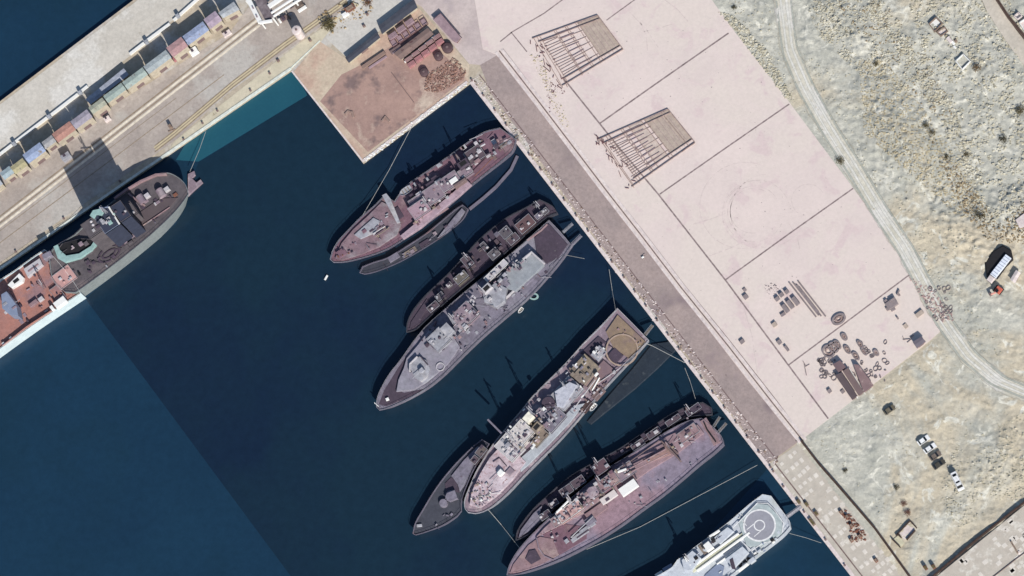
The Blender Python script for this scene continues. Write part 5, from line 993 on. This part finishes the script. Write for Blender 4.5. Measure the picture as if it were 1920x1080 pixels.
def stack(label, x, y, l, wd, h, mm=None, d=DN, group='grey stacks on the yard', n=3, name='pallet_stack', cat='stack', z=Z):
    c = P(x, y, z); root = empty(name, (c.x, c.y, z), label, cat, group)
    b = MB(); b.px(rect(x, y, l * .9, wd * .9, d), z, z + .15); b.build('pallet', m_brown, root)
    for k in range(n): b = MB(); b.px(rect(x + random.uniform(-.3, .3), y + random.uniform(-.3, .3), l * random.uniform(.93, 1), wd * random.uniform(.93, 1), d), z + .15 + k * h / n, z + .15 + (k + 1) * h / n - .03, .05); b.build('slab', mm or m_gr, root)
    return root
for i, (x, y) in enumerate(((1457, 560), (1465, 552.5), (1475, 547))): stack('small square grey stack, %s of the three from the left' % nm6[i], x, y, 8, 8, 1.2)
for i, (x, y) in enumerate(((1472.5, 578), (1481.5, 570.5), (1491.5, 564))): stack('long grey slab stack, %s of the three from the left' % nm6[i], x, y, 18, 8.5, 1.3)
stack('low grey stack at the lower left end of the long slab stacks', 1468, 589, 10, 6, .8, d=DE)
for x, y, l, wd, lb in ((1398, 556, 9, 9, 'lone square grey stack beside the long joint line, left side'), (1396, 543, 7, 6, 'faint small stack above the lone square one'), (1452, 608, 9, 9, 'lone tan grey stack halfway down the joint line'), (1461, 641, 9, 8, 'lone dark grey stack near the lowest joint crossing'),
                        (1475, 653, 12, 5, 'flat grey panel right of the lone dark stack'), (1391, 640, 8, 9, 'blurred pale grey stack near the kerb'), (1683, 596, 6, 3, 'small scattered panel below the upper right stack'), (1698, 611, 9, 7, 'faint tan stack towards the yard corner'), (1724, 588, 9, 16, 'khaki stack near the reddish waste heap'),
                        (1580, 734, 7, 7, 'small faint stack left of the dark long sheds'), (1555, 733, 8, 7, 'small grey stack at the far left of the dark long sheds')):
    stack(lb, x, y, l, wd, .9 if 'faint' not in lb else .4, m_gr if 'khaki' not in lb and 'tan' not in lb else m_tan)
for i, (dx, l) in enumerate(((0, 84), (2.6, 80), (5, 66), (7.5, 76), (10, 60), (12, 86))):
    x, y = 1505 + dx * 1.2 + (i % 2) * 3, 562 + dx * .2 - (i % 3) * 2; a = P(x - .6 * l / 2, y - .77 * l / 2, Z + .3); c = P(x + .6 * l / 2, y + .77 * l / 2, Z + .3); b = MB(); b.tube(a, c, .28, 8); tag(b.build('steel_pipe', m_gr), 'long dark steel pipe in the slanting bundle right of the grey stacks', 'pipe', 'bundled steel pipes')
# coils and rings
def coil(label, x, y, r, h, wd, ex=1, d=(1, 0), mm=None, cat='coil'):
    c = P(x, y, Z); root = empty('cable_coil', (c.x, c.y, Z), label, cat, 'coils on the yard'); b = MB(); b.ring((c.x, c.y, Z), r, wd, h, 26, ex, ang_of(d)); b.build('outer_coil', mm or m_gr, root)
    b = MB(); b.ring((c.x, c.y, Z), r * .5, wd * .8, h * .8, 20, ex, ang_of(d)); b.build('inner_coil', m_lat, root)
for i, (x, y, r, ex, lb) in enumerate(((1554, 659, 2.3, .9, 'largest round coil on the yard, left of its twin'), (1563, 652, 2.0, .8, 'second round coil touching the largest one'), (1570, 647, 1.7, .6, 'thin oval coil right of the round pair'), (1583, 632, 1.3, .7, 'small oval coil nearest the joint line'),
                                        (1589, 656, 1.6, .55, 'dark oval coil below the smallest one'), (1605, 668, 1.6, .55, 'dark oval coil just above the maroon shed'), (1613, 646, 1.5, .5, 'upper dark oval coil of the slanting chain'), (1620, 660, 1.4, .45, 'lower dark oval coil of the slanting chain'), (1643, 662, 1.1, .7, 'little coil at the right of all coils'))):
    coil(lb, x, y, r, .7, .6, ex, DN)
coil('semicircular brown hoop standing against the joint line', 1573, 599, 2.4, .8, .9, .7, DE, m_gr, 'hoop')
gear('fallen_bars', 'thin bent bars lying left of the dark long sheds', 'steel bars', 1510, 693, Z, [('bar', 0, 0, 22, 1.2, 0, .3, m_gr, (.2, 1)), ('bar', -2, -12, 10, 1.2, 0, .3, m_gr, (.6, 1)), ('bar', 4, -8, 9, 1.2, 0, .3, m_gr, (1, -.6))])
m_msh = mat('maroon_shed_roof', (.16, .11, .115), (.13, .09, .10), .4, .8, .2)
shed('shed', 'square maroon roof hut above the dark long sheds', 'hut', [(1561, 683), (1575, 675), (1586, 688), (1572, 698)], Z, Z + 2.4, m_msh, mw=m_lat, ridge=0)
shed('shed', 'darkest long narrow shed, leftmost of the three', 'shed', [(1566, 704), (1578, 698), (1608, 742), (1598, 750)], Z, Z + 2.2, mat('deep_brown_roof', (.105, .08, .085), (.085, .065, .07), .4, .8, .2), mw=m_lat, ridge=.2)
shed('shed', 'brown long narrow shed, middle of the three', 'shed', [(1580, 696), (1590, 690), (1620, 735), (1610, 742)], Z, Z + 2.2, mat('mid_brown_roof', (.175, .125, .12), (.14, .10, .10), .4, .8, .2), mw=m_lat, ridge=.2)
shed('shed', 'broad rosy brown long shed, rightmost of the three', 'shed', [(1600, 683), (1610, 684), (1638, 722), (1620, 736)], Z, Z + 2.2, mat('rosy_roof', (.22, .15, .15), (.18, .12, .125), .4, .8, .2, c4=(.3, .22, .21), s4=.5, t4=.6), mw=m_lat, ridge=.2)
b = MB(); b.px(line_px([(1577, 700), (1608, 746)], 1.6), Z, Z + 1.0); b.px(line_px([(1592, 690), (1622, 738)], 1.3), Z, Z + .9); tag(b.build('white_pipe', m_white), 'pair of thin white pipes lying between the three long sheds', 'pipes')
shed('shed', 'small slate roof hut at the lower right corner of the yard', 'hut', [(1711, 641), (1727, 631), (1736, 640), (1719, 653)], Z, Z + 2.6, mat('slate_hut', (.15, .13, .155), (.12, .105, .125), .4, .8, .2), mw=m_lat, ridge=.2)
gear('wire_heap', 'tangled dark wire beside the small slate roof hut', 'wire heap', 1700, 636, Z, [('wire', 0, 0, 14, 1, 0, .4, m_gr, (1, -.1)), ('wire', -6, -2, 8, 1, 0, .4, m_gr, (.4, 1)), ('wire', 5, 3, 10, 1, 0, .4, m_gr, (1, -.8)), ('wire', 10, -6, 9, 1.4, 0, .5, m_gr, (1, -.9))])
c = P(1670, 570, Z); root = empty('pallet_stack', (c.x, c.y, Z), 'irregular dark grey cluster of stacked panels right of the lowest joint crossing line', 'stack')
for dx, dy, l, wd, h in ((0, 0, 18, 14, 1.4), (-9, -6, 6, 6, 1.0), (8, -4, 8, 12, 1.6), (4, 9, 9, 6, 1.0), (-5, 8, 8, 6, .9), (3, -9, 12, 3, 1.8)):
    b = MB(); b.px(rect(1670 + dx, 570 + dy, l, wd, DE), Z, Z + h, .05); b.build('slab', m_gr, root)
gear('beam_stub', 'short dark beam standing above the irregular cluster', 'beam', 1684, 548, Z, [('beam', 0, 0, 10, 2.5, 0, 1, m_gr, (.4, -1)), ('foot', 2, 5, 4, 4, 0, .2, m_gr, DE)])
random.seed(31)
b = MB()
for x0, y0, x1, y1, n in ((1535, 672, 1565, 710, 26), (1600, 690, 1660, 720, 18), (1610, 640, 1670, 690, 14), (1735, 535, 1790, 605, 26)):
    for k in range(n):
        c = P(random.uniform(x0, x1), random.uniform(y0, y1), Z + .01); b.ring((c.x, c.y, Z), random.uniform(.3, 1.0), .22, .35, 12, random.uniform(.4, 1), random.random() * 3)
tag(b.build('tyre_litter', m_gr), 'hoops, wire and tyres littering the yard corner round the long sheds', 'litter', None, 'stuff')
rocks('debris', 'brown clutter beside the grey stacks on the yard', 'debris', [(1430, 535), (1445, 530), (1470, 540), (1455, 552), (1440, 552)], 60, .15, .5, m_gr, z=Z, flat=.5, seed=41)
rocks('debris', 'dark dirt specks over the concrete yard', 'debris', [(1000, 10), (1330, 5), (1590, 350), (1700, 505), (1500, 800), (1250, 480), (1080, 230)], 260, .1, .32, m_gr, z=Z, flat=.3, seed=42)
rocks('debris', 'loose bars and dirt at the foot of the upper lattice', 'debris', [(1020, 150), (1052, 158), (1060, 175), (1035, 180), (1030, 200), (1045, 215), (1030, 210)], 90, .12, .45, m_dr, z=Z, flat=.4, seed=43)
gear('handcart', 'tiny white handcart on the mauve quay road', 'cart', 1205, 482, 2.07, [('tray', 0, 0, 5, 3, .4, .8, m_white, DE), ('handle', 3.5, -3, 4, .8, .8, 1, m_brown, DE), ('wheel', -1, 1, 1.6, 3.6, 0, .5, m_black, DE)])

# ---------------------------------------------------------------- east waste ground
def ground_z(x, y): return dirt_h(x, y)
def car(label, x, y, d, mm, L=5.0, Wd=2.0, van=False, group='vehicles parked on the dirt'):
    """built round its own origin, nose along +x"""
    r = empty('van' if van else 'parked_car', (0, 0, 0), label, 'van' if van else 'car', group); hl, hw = L / 2, Wd / 2
    prof = [(-hl, .35), (-hl, .95), (-hl * .9, 1.05), (hl * .45, 1.0), (hl * .93, .85), (hl, .6), (hl, .35)]
    b = MB(); n = len(prof); vs = []
    for s_, k in ((-1, .97), (-.86, 1.0), (.86, 1.0), (1, .97)): vs += [(p[0] * k, s_ * hw, p[1] if abs(s_) < 1 else p[1] - .05 * (p[1] > .6)) for p in prof]
    fs = [tuple(range(n - 1, -1, -1)), tuple(range(3 * n, 4 * n))] + [(j * n + i, j * n + (i + 1) % n, (j + 1) * n + (i + 1) % n, (j + 1) * n + i) for j in range(3) for i in range(n)]
    b.add(vs, fs); b.build('body', mm, r, local=True)
    x0, x1, x2, x3, h = (-hl * .97, -hl * .9, hl * .55, hl * .75, 2.3) if van else (-hl * .85, -hl * .6, hl * .12, hl * .45, 1.5)
    b = MB(); v = [(x0, -hw * .9, 1), (x3, -hw * .9, 1), (x3, hw * .9, 1), (x0, hw * .9, 1), (x1, -hw * .75, h), (x2, -hw * .75, h), (x2, hw * .75, h), (x1, hw * .75, h)]
    b.add(v, [(3, 2, 1, 0), (0, 1, 5, 4), (1, 2, 6, 5), (2, 3, 7, 6), (3, 0, 4, 7), (4, 5, 6, 7)]); cb = b.build('cabin', m_glass, r, local=True)
    b = MB(); b.prism([(x1, -hw * .76), (x2, -hw * .76), (x2, hw * .76), (x1, hw * .76)], h, h + .05, .02); b.build('roof', mm, r, local=True)
    if van:
        b = MB(); b.prism([(x2 * .2, -hw * .6), (x2 * .5, -hw * .6), (x2 * .5, hw * .6), (x2 * .2, hw * .6)], h + .05, h + .12); b.build('roof_hatch', m_glass, r, local=True)
        b = MB(); b.prism([(-hl * .7, -hw * .6), (-hl * .45, -hw * .6), (-hl * .45, hw * .6), (-hl * .7, hw * .6)], h + .05, h + .12); b.build('roof_hatch', m_glass, r, local=True)
    for wx in (-hl * .62, hl * .62):
        for sy in (-1, 1): b = MB(); b.cyl((wx, sy * (hw - .22), .34), .34, .34, .24, 14, (0, sy, 0)); b.build('wheel', m_black, r, local=True)
    for sy in (-1, 1): b = MB(); b.prism([(hl * .96, sy * hw * .6 - .2), (hl * .995, sy * hw * .6 - .2), (hl * .995, sy * hw * .6 + .2), (hl * .96, sy * hw * .6 + .2)], .62, .78); b.build('headlight', m_white, r, local=True)
    zz = ground_z(x, y); r.location = P(x, y, zz + .05); r.rotation_euler = (0, 0, ang_of(d)); return r
m_carw = mat('white_car_paint', (.75, .76, .76), None, 1, .3, 0, spec=.6); m_card = mat('dark_car_paint', (.05, .045, .035), (.06, .055, .045), 1, .35, 0, spec=.5); m_cars = mat('silver_car_paint', (.42, .42, .40), None, 1, .35, 0, metal=.3)
DC = (.82, -.57)
car('white car at the top end of the row of four', 1732, 826, DC, m_carw, 4.9); car('white car second from the top in the row of four', 1744, 841, DC, m_carw, 5.0); car('brownish grey car third from the top in the row of four', 1754, 855, DC, mat('brown_car', (.16, .13, .11), None, 1, .35, 0), 4.6)
car('dark brown car at the bottom end of the row of four', 1761, 871, DC, m_card, 5.0); car('long white van with two dark roof hatches, parked apart below the row', 1795, 903, (.42, .9), m_carw, 7.4, 2.5, True); car('lone dark brown jeep near the yard corner', 1668, 769, DC, mat('jeep_paint', (.10, .09, .06), (.14, .12, .09), 1, .5, 0), 4.6)
# flatbed lorry
def lorry(label, x, y, d, L=13):
    r = empty('flatbed_lorry', (0, 0, 0), label, 'lorry')
    b = MB(); b.prism([(-L / 2, -1.25), (L / 2 - 2.6, -1.25), (L / 2 - 2.6, 1.25), (-L / 2, 1.25)], .9, 2.6, .08); b.build('box', mat('lorry_white', (.66, .70, .76), (.58, .62, .70), .6, .5, .1), r, local=True)
    b = MB()
    for k in range(8): b.prism([(-L / 2 + .8 + k * 1.15, -1.2), (-L / 2 + .95 + k * 1.15, -1.2), (-L / 2 + .95 + k * 1.15, 1.2), (-L / 2 + .8 + k * 1.15, 1.2)], 2.6, 2.68)
    b.build('roof_bow', m_bluegr, r, local=True)
    b = MB(); b.prism([(L / 2 - 2.4, -1.2), (L / 2 - .1, -1.1), (L / 2 - .1, 1.1), (L / 2 - 2.4, 1.2)], .7, 2.7, .2); cb = b.build('cab', m_kerb, r, local=True)
    b = MB(); b.prism([(L / 2 - .3, -1.0), (L / 2 - .04, -1.0), (L / 2 - .04, 1.0), (L / 2 - .3, 1.0)], 1.6, 2.4); b.build('windscreen', m_glass, r, local=True)
    b = MB(); b.prism([(-L / 2, -.5), (L / 2 - .4, -.5), (L / 2 - .4, .5), (-L / 2, .5)], .55, .88); b.build('chassis', m_black, r, local=True)
    for wx in (-L / 2 + 1.2, -L / 2 + 2.5, L / 2 - 1.4):
        for sy in (-1, 1): b = MB(); b.cyl((wx, sy * .95, .5), .5, .5, .3, 14, (0, sy, 0)); b.build('wheel', m_black, r, local=True)
    r.location = P(x, y, ground_z(x, y) + .1); r.rotation_euler = (0, 0, ang_of(d))
lorry('white box lorry parked aslant beside black sheeting on the east ridge', 1873, 507, (-.62, .78), 12)
z9 = ground_z(1865, 490)
b = MB(); b.px([(1846, 492), (1862, 470), (1880, 459), (1896, 468), (1900, 486), (1886, 500), (1870, 522), (1850, 520)], 1.9, max(z9, 3) + .9, .5); tag(b.build('sheeted_pile', m_black), 'black sheeted pile behind the white box lorry', 'pile')  # solid black block painted in as the shadow of the lorry
gear('excavator', 'red excavator with pink arm at the foot of the white box lorry', 'excavator', 1872, 543, 2.9, [('track', -5, -3, 14, 4, 0, .9, m_black, (.6, -.8)), ('track', 5, 3, 14, 4, 0, .9, m_black, (.6, -.8)), ('body', 0, 0, 12, 11, .9, 2.3, mat('digger_red', (.50, .12, .08)), (.6, -.8)), ('cab', -3, 2, 6, 5, 2.3, 3.2, m_glass, (.6, -.8)), ('arm', -8, 6, 14, 3, 1.6, 2.2, mat('digger_arm', (.62, .30, .25)), (1, -.4)), ('bucket', -15, 8, 5, 6, .3, 1.6, m_brown, (1, -.4))])
shed('shed', 'small cream roof shelter between the lorry and the right edge', 'shelter', [(1894, 524), (1905, 506), (1914, 512), (1903, 531)], 2.1, 4.4, m_kerb, ridge=.3, mw=m_rust)
shed('shed', 'white roof block at the right edge above the lorry', 'shelter', [(1904, 412), (1925, 396), (1935, 420), (1912, 428)], 2.4, 4.6, m_kerb, ridge=0, mw=m_rubd)
# tents and frames
def tent(label, pts, h, mm, edge):
    w_ = [tuple(P(x, y, 2.2 + h).xy) for x, y in pts]; c = (sum(p[0] for p in w_) / 4, sum(p[1] for p in w_) / 4); root = empty('walled_tent', (c[0], c[1], 2.1), label, 'tent')
    b = MB(); o = w_; i_ = inset(w_, .35); n = 4
    b.add([(p[0], p[1], 2.0) for p in o] + [(p[0], p[1], 2.2 + h) for p in o] + [(p[0], p[1], 2.2 + h) for p in i_] + [(p[0], p[1], 2.1) for p in i_], [(k * n + i, k * n + (i + 1) % n, (k + 1) * n + (i + 1) % n, (k + 1) * n + i) for k in range(3) for i in range(n)]); b.build('wall', edge, root)
    b = MB(); b.prism(inset(w_, .36), 2.0, 2.2 + h * .35, .05); b.build('floor_sheet', mm, root)
    for p in i_: b = MB(); b.tube((p[0], p[1], 2.1), (p[0], p[1], 2.5 + h), .1, 5); b.build('corner_post', m_rubd, root)
tent('bright white square tent at the north-east', [(1741, 44), (1755, 31), (1768, 44), (1752, 60)], 1.2, m_white, m_rubd)
tent('smaller cream square pen just below the bright white tent', [(1755, 60), (1771, 49), (1778, 58), (1764, 68)], .8, m_kerb, m_rubd)
tent('open square pen with grey floor and white walls, alone on the dirt', [(1791, 114), (1806, 100), (1820, 115), (1804, 131)], 1.3, m_dirt, m_white)
tent('tiny white square enclosure in the top right corner', [(1900, 30), (1909, 22), (1917, 30), (1908, 37)], 1.6, m_white, m_kerb)
tent('cream enclosure at the right edge under the corner', [(1910, 42), (1922, 34), (1935, 52), (1922, 60)], 1.6, m_kerb, m_white)
gear('block_pile', 'pile of cream blocks trailing down from the cream square pen', 'block pile', 1780, 74, 2.2, [('block', 0, 0, 12, 7, 0, 1.2, m_kerb, DN), ('block', 7, 6, 7, 5, 0, .8, m_white, DN), ('block', -5, -6, 6, 5, 0, .7, m_rubb, DN), ('block', 12, 2, 5, 5, 0, .9, m_rubd, DN), ('block', 10, 14, 6, 4, 0, .6, m_white, DN)])
bush('bush', 'dark brown bush beside a white stone, right of the open square pen', 'bush', 1832, 129, 2.2, 1.7, 2.2, mat('brownleaf', (.11, .07, .03), (.15, .1, .05), 1), 240)
bush('bush', 'dark bush at the right edge below the concrete strip', 'bush', 1914, 208, 2.3, 1.9, 1.8, m_leafo, 260); bush('bush', 'dark olive bush lowest of the north-east ones', 'bush', 1881, 262, 2.4, 1.7, 1.6, m_leafd, 240)
for i, (x, y, r, lb) in enumerate(((1643, 121, 1.2, 'olive scrub at the head of the sandy mound'), (1736, 236, 1.5, 'yellow green scrub on the lower mound ridge'), (1748, 250, 1.4, 'pale green scrub beside the yellow green one'), (1775, 295, 1.2, 'dark scrub on the mound shoulder'), (1576, 303, 1.8, 'grey brown scrub between yard border and track'),
                                    (1838, 405, 2.2, 'dark scrub on the ridge above the lorry'), (1812, 290, 1.1, 'scrub on the slope above the ridge'), (1585, 883, 1.0, 'small dark tuft near the paved quay top'), (1681, 915, 1.3, 'single dark tuft south of the parked cars'), (1377, 15, 1.1, 'dark tuft at the top of the yard border'), (1695, 945, 1.3, 'upper rust brown tuft of the southern pair'), (1702, 962, 1.4, 'lower rust brown tuft of the southern pair'))):
    bush('bush', lb, 'bush', x, y, ground_z(x, y), r, r * .9, m_leafd if 'dark' in lb else (m_rust if 'rust' in lb else m_leafo), 170, i)
# boundary walls
def bwall(label, pts, h, wd, zb=1.9, mm=None, cop=None):
    c = P(*pts[0], 2); root = empty('boundary_wall', (c.x, c.y, 2), label, 'wall'); b = MB(); b.px(line_px(pts, wd), zb, zb + h); b.build('wall', mm or m_drain, root)
    b = MB(); b.px(line_px(pts, wd * .45), zb + h, zb + h + .08); b.build('coping', cop or m_brown, root)
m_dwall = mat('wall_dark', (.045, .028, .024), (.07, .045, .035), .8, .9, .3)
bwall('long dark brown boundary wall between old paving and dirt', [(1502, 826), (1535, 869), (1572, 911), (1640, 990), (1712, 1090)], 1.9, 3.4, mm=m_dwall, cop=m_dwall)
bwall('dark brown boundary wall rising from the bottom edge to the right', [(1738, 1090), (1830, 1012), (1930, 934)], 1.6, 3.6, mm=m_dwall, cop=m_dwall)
bwall('dark boundary wall cutting the top right corner', [(1864, -10), (1890, 30), (1930, 80)], 2.4, 5.5, mm=mat('dark_top_wall', (.11, .075, .06), None, 1), cop=m_dwall)
bwall('thin service rail wall on the slab at the bottom right', [(1858, 1085), (1905, 1048), (1930, 1030)], 1.3, 1.6, mm=m_drain)
sheet('concrete_strip', [(1840, -60), (1862, -12), (1886, 30), (1926, 84), (1990, 160), (1960, 190), (1925, 130), (1885, 75), (1850, 20), (1815, -60)], 2.9, mat('sandy_strip', (.50, .45, .38), (.44, .40, .34), .2, .9, .2))
c = P(1700, 990, 2.1); root = empty('ruined_hut', (c.x, c.y, 2.1), 'ruined hut with pale floor and broken dark walls near the wall corner', 'hut')
b = MB(); b.px([(1685, 998), (1705, 980), (1716, 992), (1696, 1012)], 2.0, 2.5); b.build('floor', m_kerb, root)
for pts in ([(1680, 1004), (1706, 976)], [(1706, 976), (1719, 990)], [(1682, 1000), (1690, 1008)], [(1716, 994), (1700, 1012)], [(1672, 1010), (1688, 1026)]):
    b = MB(); b.px(line_px(pts, 1.8), 2.0, 3.4); b.build('broken_wall', m_dwall, root)
b = MB(); b.px([(1674, 1012), (1684, 1004), (1696, 1018), (1686, 1028)], 2.0, 2.4); b.build('floor', mat('cream_floor', (.55, .52, .38)), root)
gear('steel_beam', 'dark slanting steel beam on the slab at the bottom right', 'beam', 1902, 1026, 2.95, [('beam', 0, 0, 26, 3, 0, .8, m_rubd, (.5, .85)), ('plate', 8, 10, 5, 6, 0, .4, m_kerb, DN)])
for i, (x, y) in enumerate(((1577, 960), (1588, 968), (1596, 985), (1612, 1005), (1642, 1050), (1596, 1012))):
    gear('rust_bin', ['topmost', 'second', 'third', 'fourth', 'lowest', 'leftmost'][i] + ' rust brown scrap bin on the old paving', 'bin', x, y, 2.04, [('bin', 0, 0, 8, 6, 0, 1.1, m_rust, DN), ('load', 0, 0, 6, 4, 1.1, 1.4, m_rubd, DN)])
for i, (x, y) in enumerate(((1512, 945), (1497, 940), (1522, 978), (1530, 962), (1735, 1064), (1750, 1062))):
    gear('crate', ['dark crate by the gangway end on the old paving', 'green brown crate left of the gangway end', 'long dark crate below the gangway', 'small brown crate above the gangway', 'left rust crate at the foot of the wall corner', 'right rust crate at the foot of the wall corner'][i], 'crate', x, y, 2.04 if y < 1060 else 2.9, [('box', 0, 0, 9 if i != 2 else 16, 6, 0, 1.2, m_rubd if i < 4 else m_rust, DN), ('lid', 0, 0, 7 if i != 2 else 12, 4, 1.2, 1.35, m_leafo, DN)])
